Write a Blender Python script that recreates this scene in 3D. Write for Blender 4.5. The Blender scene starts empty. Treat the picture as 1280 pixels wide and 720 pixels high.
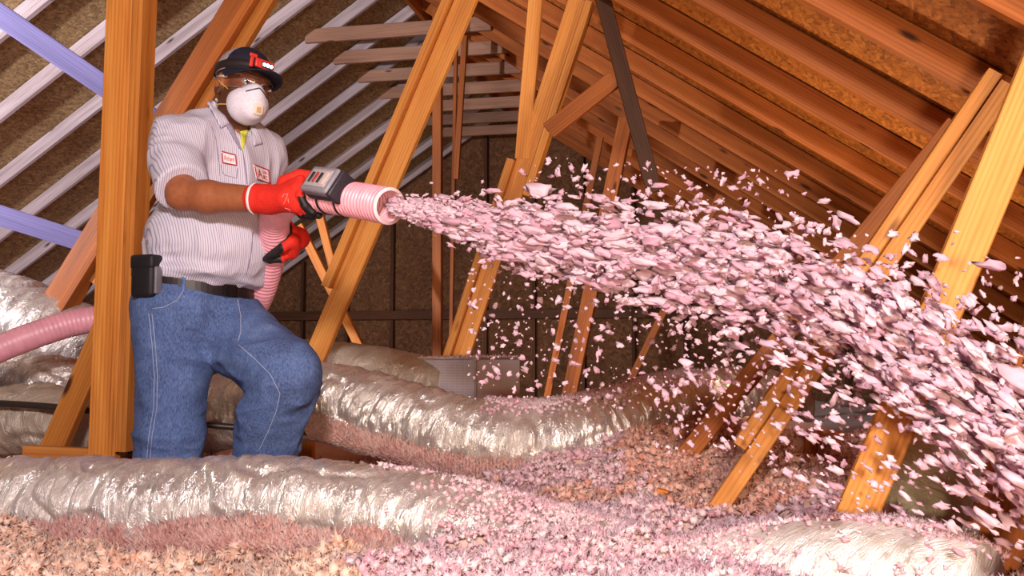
import bpy, math, random
import numpy as np
from mathutils import Vector, Matrix, noise as mnoise

random.seed(7)
rng = np.random.default_rng(7)
SC = bpy.context.scene
COL = SC.collection

# ------------------------------------------------------------------ camera
F_PX = 1229.0
YAW = math.radians(12.0)
PITCH = math.radians(3.77)
CAM_Z = 0.8
cam_d = bpy.data.cameras.new('camera')
cam_d.sensor_width = 36.0
cam_d.lens = 36.0 * F_PX / 1280.0
cam_d.clip_start = 0.05
cam = bpy.data.objects.new('camera', cam_d)
cam.location = (0, 0, CAM_Z)
cam.rotation_euler = (math.pi / 2 + PITCH, 0, YAW)
COL.objects.link(cam)
SC.camera = cam

# ------------------------------------------------------------------ world, lights, exposure
world = bpy.data.worlds.new('world')
SC.world = world
world.use_nodes = True
world.node_tree.nodes['Background'].inputs[0].default_value = (0.9, 0.80, 0.78, 1)
world.node_tree.nodes['Background'].inputs[1].default_value = 0.28
SC.view_settings.view_transform = 'Standard'
SC.view_settings.look = 'None'
SC.view_settings.gamma = 1.0
SC.view_settings.use_curve_mapping = False
SC.view_settings.exposure = 0.0

CR = Vector((math.cos(YAW), math.sin(YAW), 0))      # horizontal right of the photograph
CF = Vector((-math.sin(YAW), math.cos(YAW), 0))     # horizontal forward
CZ = Vector((0, 0, 1))
CP, SP = math.cos(PITCH), math.sin(PITCH)

def ray(px, py):
    x = (px - 640.0) / F_PX
    y = -(py - 360.0) / F_PX
    return CR * x + (CF * CP + CZ * SP) + (CZ * CP - CF * SP) * y

def P(px, py, d):
    """world point seen at a pixel, d metres ahead of the camera"""
    r = ray(px, py)
    return Vector((0, 0, CAM_Z)) + r * (d / r.dot(CF))

def PY(px, py, y0):
    """world point seen at a pixel on the truss plane y = y0"""
    r = ray(px, py)
    return Vector((0, 0, CAM_Z)) + r * (y0 / r.y)

def uv_of(p):
    return p.dot(CR), p.dot(CF)

def UV(u, v, z):
    q = CR * u + CF * v
    return Vector((q.x, q.y, z))

def spot(name, loc, target, watts, color, size, angle=70, blend=0.6):
    d = bpy.data.lights.new(name, 'SPOT')
    d.energy = watts
    d.color = color
    d.shadow_soft_size = size
    d.spot_size = math.radians(angle)
    d.spot_blend = blend
    o = bpy.data.objects.new(name, d)
    o.location = loc
    o.rotation_euler = (Vector(target) - Vector(loc)).to_track_quat('-Z', 'Y').to_euler()
    COL.objects.link(o)
    return o

# work lights around the photographer: a cool flash from the right on the worker, a lavender
# flash on the left slope, a warm work lamp on the right timber, then added fills
spot('flash_camera', UV(-0.1, -0.4, 1.88), P(420, 360, 3.2), 340, (1.0, 0.93, 0.95), 0.14, 95)
spot('flash_left', UV(-3.5, 2.7, 1.75), P(80, 150, 6.5), 820, (1.0, 0.94, 0.98), 0.06, 120)
spot('work_lamp_right', UV(0.25, -0.6, 0.7), P(1100, 120, 4.0), 260, (1.0, 0.74, 0.48), 0.10, 85)
spot('fill_middle', UV(-0.15, -0.5, 1.8), P(720, 430, 4.0), 165, (1.0, 0.82, 0.66), 0.12, 85)  # added unseen fill, brightens the mound and the middle timbers
spot('fill_right_slope', UV(1.0, 4.1, 0.55), P(1000, 90, 4.2), 75, (1.0, 0.72, 0.46), 0.08, 140)  # added unseen fill low behind the mound, brightens the right slope
spot('fill_back_wall', UV(-0.5, 8.0, 0.5), P(700, 330, 11.5), 85, (1.0, 0.76, 0.56), 0.10, 110)  # added unseen fill that lifts the gable wall out of black

# ------------------------------------------------------------------ materials
MATS = {}
def mat(name, build):
    if name in MATS:
        return MATS[name]
    m = bpy.data.materials.new(name)
    m.use_nodes = True
    nt = m.node_tree
    b = nt.nodes['Principled BSDF']
    build(nt, b)
    MATS[name] = m
    return m

def nd(nt, kind, **kw):
    n = nt.nodes.new(kind)
    for k, v in kw.items():
        if k.startswith('i_'):
            n.inputs[k[2:].replace('_', ' ')].default_value = v
        else:
            setattr(n, k, v)
    return n

def ramp(nt, fac, stops, interp='LINEAR'):
    r = nt.nodes.new('ShaderNodeValToRGB')
    r.color_ramp.interpolation = interp
    els = r.color_ramp.elements
    while len(els) < len(stops):
        els.new(0.5)
    for e, (p, c) in zip(els, stops):
        e.position = p
        e.color = c if len(c) == 4 else (*c, 1)
    nt.links.new(fac, r.inputs[0])
    return r.outputs[0]

def s2l(c):
    return tuple(((v / 255) / 12.92 if v / 255 <= 0.04045 else (((v / 255) + 0.055) / 1.055) ** 2.4) for v in c)

def coords(nt, scale, rand=True, kind='Object'):
    tc = nd(nt, 'ShaderNodeTexCoord')
    mp = nd(nt, 'ShaderNodeMapping')
    mp.inputs['Scale'].default_value = scale
    nt.links.new(tc.outputs[kind], mp.inputs[0])
    if rand:
        oi = nd(nt, 'ShaderNodeObjectInfo')
        mu = nd(nt, 'ShaderNodeMath', operation='MULTIPLY')
        mu.inputs[1].default_value = 37.0
        nt.links.new(oi.outputs['Random'], mu.inputs[0])
        cx = nd(nt, 'ShaderNodeCombineXYZ')
        for i in range(3):
            nt.links.new(mu.outputs[0], cx.inputs[i])
        nt.links.new(cx.outputs[0], mp.inputs['Location'])
    return mp.outputs[0]

def bump(nt, b, height, strength, dist=0.01):
    bp = nd(nt, 'ShaderNodeBump')
    bp.inputs['Strength'].default_value = strength
    bp.inputs['Distance'].default_value = dist
    nt.links.new(height, bp.inputs['Height'])
    nt.links.new(bp.outputs[0], b.inputs['Normal'])

def noise_tex(nt, vec, scale, detail=4, rough=0.55, dist=0.0):
    n = nd(nt, 'ShaderNodeTexNoise')
    n.inputs['Scale'].default_value = scale
    n.inputs['Detail'].default_value = detail
    n.inputs['Roughness'].default_value = rough
    n.inputs['Distortion'].default_value = dist
    nt.links.new(vec, n.inputs['Vector'])
    return n.outputs[0]

def mixc(nt, fac, a, b, mode='MIX'):
    m = nd(nt, 'ShaderNodeMix', data_type='RGBA', blend_type=mode)
    if isinstance(fac, (int, float)):
        m.inputs[0].default_value = fac
    else:
        nt.links.new(fac, m.inputs[0])
    for sock, v in ((m.inputs[6], a), (m.inputs[7], b)):
        if isinstance(v, tuple):
            sock.default_value = v if len(v) == 4 else (*v, 1)
        else:
            nt.links.new(v, sock)
    return m.outputs[2]

def wood(name, dark, mid, light, rough=0.6, vary=0.25):
    dark, mid, light = s2l(dark), s2l(mid), s2l(light)
    def build(nt, b):
        v = coords(nt, (0.7, 6, 9))
        n1 = noise_tex(nt, v, 1.6, 5, 0.6, 0.6)
        v2 = coords(nt, (1.4, 60, 70))
        n2 = noise_tex(nt, v2, 2.2, 3, 0.6)
        w = nd(nt, 'ShaderNodeTexWave', wave_type='BANDS', bands_direction='Z')
        w.inputs['Scale'].default_value = 1.1
        w.inputs['Distortion'].default_value = 5.0
        w.inputs['Detail'].default_value = 2.0
        w.inputs['Detail Scale'].default_value = 0.7
        nt.links.new(coords(nt, (0.35, 16, 22)), w.inputs['Vector'])
        c = ramp(nt, n1, [(0.25, dark), (0.5, mid), (0.72, light)])
        c = mixc(nt, 0.22, c, ramp(nt, w.outputs[0], [(0.0, dark), (0.6, light)]))
        c = mixc(nt, 0.16, c, ramp(nt, n2, [(0.35, dark), (0.6, light)]))
        # knots
        vo = nd(nt, 'ShaderNodeTexVoronoi')
        vo.inputs['Scale'].default_value = 1.0
        nt.links.new(coords(nt, (2.6, 9, 9)), vo.inputs['Vector'])
        k = ramp(nt, vo.outputs[0], [(0.07, (1, 1, 1)), (0.14, (0, 0, 0))])
        c = mixc(nt, k, c, tuple(x * 0.35 for x in dark))
        oi = nd(nt, 'ShaderNodeObjectInfo')
        mr = nd(nt, 'ShaderNodeMapRange')
        mr.inputs[3].default_value = 1 - vary
        mr.inputs[4].default_value = 1 + vary
        nt.links.new(oi.outputs['Random'], mr.inputs[0])
        hs = nd(nt, 'ShaderNodeHueSaturation')
        nt.links.new(mr.outputs[0], hs.inputs['Value'])
        nt.links.new(c, hs.inputs['Color'])
        nt.links.new(hs.outputs[0], b.inputs['Base Color'])
        b.inputs['Roughness'].default_value = rough
        b.inputs['Specular IOR Level'].default_value = 0.3
        bump(nt, b, n2, 0.25, 0.003)
    return mat(name, build)

M_PINE = wood('pine_orange', (132, 66, 20), (194, 114, 44), (218, 146, 68))
M_PINE_B = wood('pine_golden', (160, 86, 30), (208, 134, 60), (230, 164, 88), vary=0.1)
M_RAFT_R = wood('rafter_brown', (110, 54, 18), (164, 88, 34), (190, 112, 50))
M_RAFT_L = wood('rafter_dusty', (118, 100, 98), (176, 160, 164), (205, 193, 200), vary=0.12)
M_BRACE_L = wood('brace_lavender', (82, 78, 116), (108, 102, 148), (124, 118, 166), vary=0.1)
M_TIE = wood('tie_pale', (118, 82, 64), (160, 120, 98), (184, 144, 122))
M_SHADEWOOD = wood('wood_shaded', (48, 25, 11), (80, 45, 22), (104, 62, 34))  # shade of the unlit leaning timber and gable framing put into the colour

def osb(name, cols):
    cols = [s2l(c) for c in cols]
    def build(nt, b):
        v = coords(nt, (1, 1, 1))
        d = noise_tex(nt, v, 7.0, 2)
        va = nd(nt, 'ShaderNodeVectorMath', operation='ADD')
        sc_ = nd(nt, 'ShaderNodeVectorMath', operation='SCALE')
        sc_.inputs['Scale'].default_value = 0.10
        nn = nd(nt, 'ShaderNodeTexNoise')
        nn.inputs['Scale'].default_value = 9.0
        nt.links.new(v, nn.inputs['Vector'])
        nt.links.new(nn.outputs['Color'], sc_.inputs[0])
        nt.links.new(v, va.inputs[0]); nt.links.new(sc_.outputs[0], va.inputs[1])
        vo = nd(nt, 'ShaderNodeTexVoronoi')
        vo.inputs['Scale'].default_value = 26.0
        mp = nd(nt, 'ShaderNodeMapping'); mp.inputs['Scale'].default_value = (1.0, 2.6, 1.0)
        nt.links.new(va.outputs[0], mp.inputs[0])
        nt.links.new(mp.outputs[0], vo.inputs['Vector'])
        sep = nd(nt, 'ShaderNodeSeparateColor'); nt.links.new(vo.outputs['Color'], sep.inputs[0])
        c = ramp(nt, sep.outputs[0], [(0.0, cols[0]), (0.35, cols[1]), (0.75, cols[2]), (1.0, cols[3])])
        n2 = noise_tex(nt, v, 60, 4, 0.7)
        c = mixc(nt, 0.45, c, ramp(nt, n2, [(0.35, cols[0]), (0.65, cols[3])]))
        nt.links.new(c, b.inputs['Base Color'])
        b.inputs['Roughness'].default_value = 0.75
        b.inputs['Specular IOR Level'].default_value = 0.2
        bump(nt, b, sep.outputs[1], 0.3, 0.003)
    return mat(name, build)

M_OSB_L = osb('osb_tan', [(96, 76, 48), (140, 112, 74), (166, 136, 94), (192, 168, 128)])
M_OSB_R = osb('osb_orange', [(108, 56, 20), (158, 88, 34), (182, 108, 44), (204, 134, 66)])
M_OSB_W = osb('osb_wall_shaded', [(74, 46, 30), (104, 68, 46), (124, 84, 56), (144, 104, 72)])  # darker OSB tone stands in for the wall's lack of light

def plain(name, c, rough=0.6, metal=0.0, spec=0.4, emit=None, bumpiness=None, bscale=80):
    c = s2l(c)
    def build(nt, b):
        v = coords(nt, (1, 1, 1), False)
        n = noise_tex(nt, v, bscale, 4, 0.6)
        lo = tuple(x * 0.86 for x in c); hi = tuple(min(1, x * 1.12) for x in c)
        nt.links.new(ramp(nt, n, [(0.3, lo), (0.7, hi)]), b.inputs['Base Color'])
        b.inputs['Roughness'].default_value = rough
        b.inputs['Metallic'].default_value = metal
        b.inputs['Specular IOR Level'].default_value = spec
        if emit:
            b.inputs['Emission Color'].default_value = (*s2l(emit[0]), 1)
            b.inputs['Emission Strength'].default_value = emit[1]
        if bumpiness:
            bump(nt, b, n, bumpiness, 0.004)
    return mat(name, build)

# ------------------------------------------------------------------ object helpers
def wmat(o):
    m = o.matrix_basis.copy()
    p = o.parent
    while p is not None:
        m = p.matrix_basis @ m
        p = p.parent
    return m

def link(o, parent=None, world_m=None):
    COL.objects.link(o)
    if parent is not None:
        o.parent = parent
        if world_m is not None:
            o.matrix_basis = wmat(parent).inverted() @ world_m
    elif world_m is not None:
        o.matrix_basis = world_m
    return o

def tag(o, label=None, cat=None, group=None, kind=None):
    if label: o['label'] = label
    if cat: o['category'] = cat
    if group: o['group'] = group
    if kind: o['kind'] = kind
    return o

def empty(name, loc, rz=0.0, label=None, cat=None, group=None, kind=None):
    o = bpy.data.objects.new(name, None)
    o.empty_display_size = 0.1
    o.matrix_basis = Matrix.Translation(loc) @ Matrix.Rotation(rz, 4, 'Z')
    COL.objects.link(o)
    return tag(o, label, cat, group, kind)

def mesh_np(name, verts, faces, material=None, smooth=True):
    """faces: (n,k) int array, all of one size, or a list of lists"""
    me = bpy.data.meshes.new(name)
    if isinstance(faces, np.ndarray):
        verts = np.asarray(verts, dtype=np.float32)
        n, k = faces.shape
        me.vertices.add(len(verts))
        me.vertices.foreach_set('co', verts.ravel())
        me.loops.add(n * k)
        me.loops.foreach_set('vertex_index', faces.astype(np.int32).ravel())
        me.polygons.add(n)
        me.polygons.foreach_set('loop_start', np.arange(0, n * k, k, dtype=np.int32))
        me.update(calc_edges=True)
        me.validate()
    else:
        me.from_pydata([tuple(v) for v in verts], [], faces)
        me.update()
    if smooth:
        me.polygons.foreach_set('use_smooth', np.ones(len(me.polygons), dtype=bool))
    if material:
        me.materials.append(material)
    return me

def board_mesh(L, w, t, ch=0.003):
    """beam along X (0..L), w in Z, t in Y, chamfered long edges"""
    a, b = t / 2, w / 2
    prof = [(-a + ch, -b), (a - ch, -b), (a, -b + ch), (a, b - ch), (a - ch, b), (-a + ch, b), (-a, b - ch), (-a, -b + ch)]
    vs = [(0, y, z) for y, z in prof] + [(L, y, z) for y, z in prof]
    fs = [[i, (i + 1) % 8, 8 + (i + 1) % 8, 8 + i] for i in range(8)]
    fs = [f[::-1] for f in fs]
    fs.append(list(range(8)))
    fs.append(list(range(15, 7, -1)))
    return vs, fs

def board(name, p0, p1, w, t, thick_dir, material, parent=None):
    p0, p1 = Vector(p0), Vector(p1)
    X = (p1 - p0); L = X.length; X.normalize()
    Y = Vector(thick_dir); Y = (Y - X * Y.dot(X)).normalized()
    Z = X.cross(Y)
    vs, fs = board_mesh(L, w, t)
    me = mesh_np(name, vs, fs, material, smooth=False)
    o = bpy.data.objects.new(name, me)
    m = Matrix((X, Y, Z)).transposed().to_4x4()
    m.translation = p0
    return link(o, parent, m)

def obj(name, me, parent=None, m=None):
    o = bpy.data.objects.new(name, me)
    return link(o, parent, m if m is not None else (Matrix.Identity(4) if parent else None))
# ================================================================== SETTING: roof, gable wall, floor
RX, RZ, TP = -2.55, 3.88, 0.667          # ridge position, height, pitch
CA = 1 / math.sqrt(1 + TP * TP); SA = TP * CA
Y0, Y1 = -1.35, 11.95
RAFT_Y = [6.3 + 0.61 * k for k in range(-12, 10)]
XL, XR = -8.2, 3.1
def zroof(x): return RZ - TP * abs(x - RX)

ceiling = empty('ceiling', (RX, 4, RZ), kind='structure')
def slope_side(side):
    s = -1 if side == 'l' else 1
    down = Vector((s * CA, 0, -SA)); nrm = Vector((s * SA, 0, CA))     # nrm points out of the roof
    xe = XL if side == 'l' else XR
    Ls = abs(xe - RX) / CA
    mr = M_RAFT_L if side == 'l' else M_RAFT_R
    mo = M_OSB_L if side == 'l' else M_OSB_R
    rw = 0.10
    for y in RAFT_Y:
        a = Vector((RX, y, RZ)) + nrm * (0.05 - rw / 2)
        board('rafter', a, a + down * Ls, rw, 0.038, (0, 1, 0), mr, ceiling)
    # sheathing sheets, long side along the ridge
    row = 0
    d = 0.0
    while d < Ls:
        d1 = min(d + 1.22, Ls)
        y = Y0 - (1.22 if row % 2 else 0)
        while y < Y1:
            ya, yb = max(y, Y0), min(y + 2.44, Y1)
            if yb - ya > 0.05:
                o = Vector((RX, 0, RZ)) + nrm * (0.056 + 0.0025 * ((row + round(y / 1.22)) % 3))
                c = o + down * ((d + d1) / 2) + Vector((0, (ya + yb) / 2, 0))
                hw, hh, ht = (yb - ya) / 2, (d1 - d) / 2, 0.0055
                vs = [(sx * hw, sy * hh, sz * ht) for sx in (-1, 1) for sy in (-1, 1) for sz in (-1, 1)]
                fs = [[0, 1, 3, 2], [4, 6, 7, 5], [0, 4, 5, 1], [2, 3, 7, 6], [0, 2, 6, 4], [1, 5, 7, 3]]
                me = mesh_np('roof_sheet', vs, fs, mo, smooth=False)
                X = Vector((0, 1, 0)); Yv = down; Z = X.cross(Yv)
                m = Matrix((X, Yv, Z)).transposed().to_4x4(); m.translation = c
                obj('roof_sheet', me, ceiling, m)
            y += 2.44
        d = d1; row += 1
slope_side('l'); slope_side('r')
board('ridge_board', (RX, Y0, RZ - 0.06), (RX, Y1, RZ - 0.06), 0.14, 0.038, (1, 0, 0), M_RAFT_R, ceiling)

# collar ties between the slopes
TIE_Z = 3.42
for k in range(2, 9):
    y = 6.3 + 0.61 * k
    hw = (RZ - TIE_Z) / TP + 0.10
    board('collar_tie', (RX - hw, y - 0.04, TIE_Z), (RX + hw, y - 0.04, TIE_Z), 0.115, 0.038, (0, 1, 0),
          M_TIE, ceiling)

# gable wall at the far end
wall = empty('wall_back', (RX, Y1, 0), kind='structure')
x = XL
while x < XR:
    x1 = min(x + 1.22, XR)
    xs = [x] + ([RX] if x < RX < x1 else []) + [x1]
    pts = [(xs[0], -0.05)] + [(xs[-1], -0.05)] + [(q, max(0.05, zroof(q) + 0.10)) for q in xs[::-1]]
    n = len(pts)
    vs = [(px - RX, 0.0, pz) for px, pz in pts] + [(px - RX, 0.012, pz) for px, pz in pts]
    fs = [list(range(n)), list(range(2 * n - 1, n - 1, -1))] + [[i, i + n, (i + 1) % n + n, (i + 1) % n] for i in range(n)]
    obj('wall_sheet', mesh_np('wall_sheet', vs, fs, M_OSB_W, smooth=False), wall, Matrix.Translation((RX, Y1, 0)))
    x = x1
for k in range(-7, 8):
    xs = RX + 0.3 + k * 0.61
    top = zroof(xs) - 0.06
    if top > 0.3 and XL < xs < XR:
        board('stud', (xs, Y1 - 0.046, 0.0), (xs, Y1 - 0.046, top), 0.038, 0.089, (0, 1, 0), M_SHADEWOOD, wall)
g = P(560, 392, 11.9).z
board('girt', (RX - 3.6, Y1 - 0.115, g), (RX + 3.4, Y1 - 0.115, g), 0.11, 0.038, (0, 1, 0), M_SHADEWOOD, wall)

# ceiling boards below (the attic floor) with joists under the insulation
floor = obj('floor', mesh_np('floor', [(XL, Y0, -0.02), (XR, Y0, -0.02), (XR, Y1, -0.02), (XL, Y1, -0.02),
      (XL, Y0, 0), (XR, Y0, 0), (XR, Y1, 0), (XL, Y1, 0)],
      [[3, 2, 1, 0], [4, 5, 6, 7], [0, 1, 5, 4], [1, 2, 6, 5], [2, 3, 7, 6], [3, 0, 4, 7]],
      plain('gypsum', (150, 140, 130), 0.9), smooth=False))
tag(floor, kind='structure')

# ------------------------------------------------------------------ truss timbers
def timber(name, label, d_bottom, bottom, top, w=0.089, t=0.038, m=M_PINE, braces=(), ext_top=True, ext_bot=0.0, cat='beam', group=None):
    """bottom/top: pixels on the timber's centre line; the whole piece lies in one truss plane"""
    pb = P(bottom[0], bottom[1], d_bottom)
    y0 = pb.y
    pt = PY(top[0], top[1], y0)
    X = (pt - pb).normalized()
    if ext_top:                       # run on until it meets the rafters
        q = pt.copy()
        for _ in range(400):
            if q.z > zroof(q.x) - 0.15: break
            q += X * 0.01
        pt = q
    pb = pb - X * ext_bot
    if pb.z < 0.0:
        pb = pb + X * (-pb.z / max(0.05, X.z))
    root = empty(name, pb, 0, label, cat, group)
    board('plank', pb, pt, w, t, (0, 1, 0), m, root)
    side = Vector((X.z, 0, -X.x))      # to the image right
    for (s, a, b_, gap, setback) in braces:
        # a narrow plank nailed along one edge, its edge turned to the viewer (a T brace)
        q0 = PY(*a, y0) if a else pb
        q1 = PY(*b_, y0) if b_ else pt
        def foot(q):
            return pb + X * (q - pb).dot(X)
        off = side * s * (w / 2 + 0.019 + gap) + Vector((0, setback, 0))
        board('brace_plank', foot(q0) + off, foot(q1) + off, 0.038, 0.089, (0, 1, 0), m, root)
    return root

timber('timber_post', 'upright two-board orange pine post standing at the right shoulder of the worker', 3.26, (130, 575), (153, 0), 0.098, 0.038,
       braces=[(1, (140, 563), None, 0.010, 0.012)], ext_bot=0.5)
timber('truss_diagonal', 'slanted pine truss diagonal crossing right behind the hose nozzle', 4.3, (397, 440), (583, 0), 0.092,
       braces=[(-1, (418, 362), None, 0.002, -0.008)], ext_bot=0.5, m=M_PINE_B)
timber('truss_diagonal', 'slanted pine truss diagonal whose foot stands behind the grey foil box', 4.9, (578, 443), (722, 0), 0.085,
       braces=[(-1, None, (655, 205), 0.002, -0.006), (1, (660, 246), None, 0.001, 0.01)], ext_bot=0.6, m=M_PINE_B)
timber('truss_upright', 'short pine upright lapped onto the middle diagonal with a square cut end', 4.83, (653, 199), (670, 0), 0.072, 0.038, m=M_PINE_B)
timber('truss_diagonal', 'leaning timber darkened as in shade, right of the middle diagonal, under the right slope', 4.6, (818, 240), (754, 0), 0.075, 0.038, m=M_SHADEWOOD, ext_bot=0.0)
timber('truss_strut', 'short dark strut bridging the middle diagonal and the shade-darkened leaning timber', 4.75, (686, 164), (768, 99), 0.085, 0.038, m=M_RAFT_R, ext_top=False)
timber('truss_diagonal', 'long golden two-board diagonal running from the pink mound to the upper right corner', 2.78, (897, 635), (1195, 200), 0.052,
       braces=[(-1, (930, 560), None, 0.003, -0.006)], ext_bot=0.25, m=M_PINE_B)
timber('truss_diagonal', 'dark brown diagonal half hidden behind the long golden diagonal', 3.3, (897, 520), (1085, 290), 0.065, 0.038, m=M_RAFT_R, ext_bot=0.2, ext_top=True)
timber('truss_diagonal', 'widest and brightest pine diagonal, at the right edge, its foot by the short foil duct', 2.28, (1074, 635), (1253, 200), 0.089, 0.038, m=M_PINE_B, ext_bot=0.4)
timber('truss_diagonal', 'dark orange two-board diagonal rising past the back of the worker', 4.05, (77, 360), (298, 0), 0.089,
       braces=[(1, None, None, 0.006, -0.004)], ext_bot=0.2, m=M_RAFT_R)
timber('truss_diagonal', 'slim orange diagonal showing above the cap of the worker', 3.95, (215, 200), (337, 0), 0.05, 0.038, ext_bot=0.6)
timber('truss_diagonal', 'short wide diagonal leaning on the upright post at the left ducts', 3.42, (62, 572), (150, 370), 0.085, 0.038, ext_bot=0.2, ext_top=False)
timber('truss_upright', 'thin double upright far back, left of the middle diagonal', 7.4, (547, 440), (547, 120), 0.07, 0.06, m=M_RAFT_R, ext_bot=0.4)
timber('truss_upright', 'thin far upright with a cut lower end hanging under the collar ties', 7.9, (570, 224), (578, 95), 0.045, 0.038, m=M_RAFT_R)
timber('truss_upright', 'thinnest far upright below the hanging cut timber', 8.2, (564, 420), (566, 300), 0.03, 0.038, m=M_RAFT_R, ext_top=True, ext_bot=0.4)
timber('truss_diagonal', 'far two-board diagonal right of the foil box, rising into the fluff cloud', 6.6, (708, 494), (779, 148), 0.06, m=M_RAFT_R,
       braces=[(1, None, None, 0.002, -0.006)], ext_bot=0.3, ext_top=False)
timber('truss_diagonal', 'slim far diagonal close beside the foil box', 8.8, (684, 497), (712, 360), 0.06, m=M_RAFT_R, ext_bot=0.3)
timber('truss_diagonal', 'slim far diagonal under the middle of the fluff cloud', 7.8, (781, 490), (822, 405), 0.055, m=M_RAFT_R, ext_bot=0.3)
timber('truss_diagonal', 'far diagonal leaning left below the nozzle, above the back duct', 6.2, (447, 428), (374, 282), 0.055, m=M_PINE, ext_bot=0.2, ext_top=False)
timber('truss_upright', 'short far upright beneath the red glove and nozzle', 6.6, (418, 340), (398, 262), 0.055, m=M_PINE, ext_bot=0.1, ext_top=False)
timber('truss_stub', 'short upright block of pine beside the bent knee of the worker', 4.0, (379, 568), (379, 532), 0.09, 0.038, m=M_PINE, ext_bot=0.4, ext_top=False)
timber('truss_stub', 'small wood stub poking out of the mound, left of the golden diagonal', 2.95, (824, 632), (829, 612), 0.035, 0.03, m=M_PINE, ext_bot=0.3, ext_top=False)
timber('truss_stub', 'small wood stub poking out of the mound between the bright diagonals', 2.85, (948, 652), (952, 634), 0.035, 0.03, m=M_PINE, ext_bot=0.3, ext_top=False)
timber('truss_stub', 'upright wood block behind the mound between the bright diagonals', 3.5, (1012, 575), (1013, 543), 0.04, 0.035, m=M_PINE, ext_bot=0.3, ext_top=False)
timber('timber_post', 'reddish brown timber in the bottom right corner with a metal plate', 2.2, (1232, 720), (1300, 470), 0.115, 0.04, m=M_RAFT_R, ext_bot=0.35, ext_top=True)

def brace(name, label, a, b, w, m):
    root = empty(name, a, 0, label, 'beam')
    n = (CF * -1)
    board('plank', a, b, w, 0.038, n, m, root)
brace('slope_brace', 'upper lavender brace board running downhill across the left rafters', P(-60, -22, 4.2), P(215, 165, 4.75), 0.10, M_BRACE_L)
brace('slope_brace', 'lower lavender brace board at the left edge below the rafters', P(-60, 250, 4.4), P(175, 325, 4.9), 0.095, M_BRACE_L)
brace('bottom_chord', 'low horizontal timber between the left ducts and the upright post', P(30, 566, 3.3), P(150, 571, 3.35), 0.05, M_PINE)
# ================================================================== DUCTS AND INSULATION
def foil(name, base, pink, rough=0.3, dustmid=0.5, metal=0.72):
    """crinkled silver jacket with patches of settled dust"""
    base, pink = s2l(base), s2l(pink)
    def build(nt, b):
        v = coords(nt, (1, 1, 1))
        n = noise_tex(nt, v, 5.0, 5, 0.65)
        at = nd(nt, 'ShaderNodeAttribute'); at.attribute_name = 'jacket'
        mp = nd(nt, 'ShaderNodeMapping'); mp.inputs['Scale'].default_value = (42, 1.6, 1.6)
        nt.links.new(at.outputs['Vector'], mp.inputs[0])
        n2 = noise_tex(nt, mp.outputs[0], 1.0, 5, 0.65, 0.8)
        dust = ramp(nt, n, [(dustmid - 0.06, (0, 0, 0)), (dustmid + 0.16, (1, 1, 1))])
        c = mixc(nt, dust, base, pink)
        nt.links.new(c, b.inputs['Base Color'])
        inv = nd(nt, 'ShaderNodeMapRange'); inv.inputs[3].default_value = metal; inv.inputs[4].default_value = metal * 0.4
        nt.links.new(dust, inv.inputs[0]); nt.links.new(inv.outputs[0], b.inputs['Metallic'])
        rr = nd(nt, 'ShaderNodeMapRange'); rr.inputs[3].default_value = rough; rr.inputs[4].default_value = 0.55
        nt.links.new(dust, rr.inputs[0]); nt.links.new(rr.outputs[0], b.inputs['Roughness'])
        rg = ramp(nt, n2, [(0.36, (1, 1, 1)), (0.5, (0, 0, 0)), (0.64, (1, 1, 1))])
        bump(nt, b, rg, 0.55, 0.006)
    return mat(name, build)
M_FOIL = foil('foil_silver', (222, 216, 214), (202, 186, 178), 0.22, 0.55)
M_FOIL_BEIGE = foil('foil_beige', (190, 178, 166), (180, 164, 148), 0.36, 0.42)
M_FOIL_LIT = foil('foil_silver_lit', (240, 236, 234), (226, 212, 206), 0.28, 0.55, 0.45)  # lit copy of the silver foil, strong light put into the colour
M_FOIL_WHITE = foil('jacket_cream', (205, 205, 185), (196, 196, 172), 0.4, 0.3)

def catmull(pts, step):
    pts = [Vector(p) for p in pts]
    P0 = [pts[0] * 2 - pts[1]] + pts + [pts[-1] * 2 - pts[-2]]
    out = []
    for i in range(1, len(P0) - 2):
        a, b, c, d = P0[i - 1:i + 3]
        n = max(2, int((c - b).length / step))
        for k in range(n):
            t = k / n
            out.append(0.5 * ((2 * b) + (c - a) * t + (2 * a - 5 * b + 4 * c - d) * t * t + (3 * b - a - 3 * c + d) * t ** 3))
    out.append(pts[-1])
    return out

def sweep(pts, radius, nv, disp=None, cap=True):
    """tube round a path; disp(s, ang, p) adds to the radius"""
    n = len(pts)
    T = [(pts[min(i + 1, n - 1)] - pts[max(i - 1, 0)]).normalized() for i in range(n)]
    up = Vector((0, 0, 1))
    N = (up - T[0] * up.dot(T[0]))
    if N.length < 1e-3: N = Vector((1, 0, 0))
    N.normalize()
    vs = []; s = 0.0
    for i in range(n):
        N = (N - T[i] * N.dot(T[i])).normalized()
        B = T[i].cross(N)
        if i: s += (pts[i] - pts[i - 1]).length
        for j in range(nv):
            a = 2 * math.pi * j / nv
            r = radius(s) if callable(radius) else radius
            if disp: r += disp(s, a, pts[i])
            vs.append(pts[i] + (N * math.cos(a) + B * math.sin(a)) * r)
    fs = [[i * nv + j, i * nv + (j + 1) % nv, (i + 1) * nv + (j + 1) % nv, (i + 1) * nv + j] for i in range(n - 1) for j in range(nv)]
    if cap:
        fs.append([j for j in range(nv)][::-1])
        fs.append([(n - 1) * nv + j for j in range(nv)])
    return vs, fs

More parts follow.
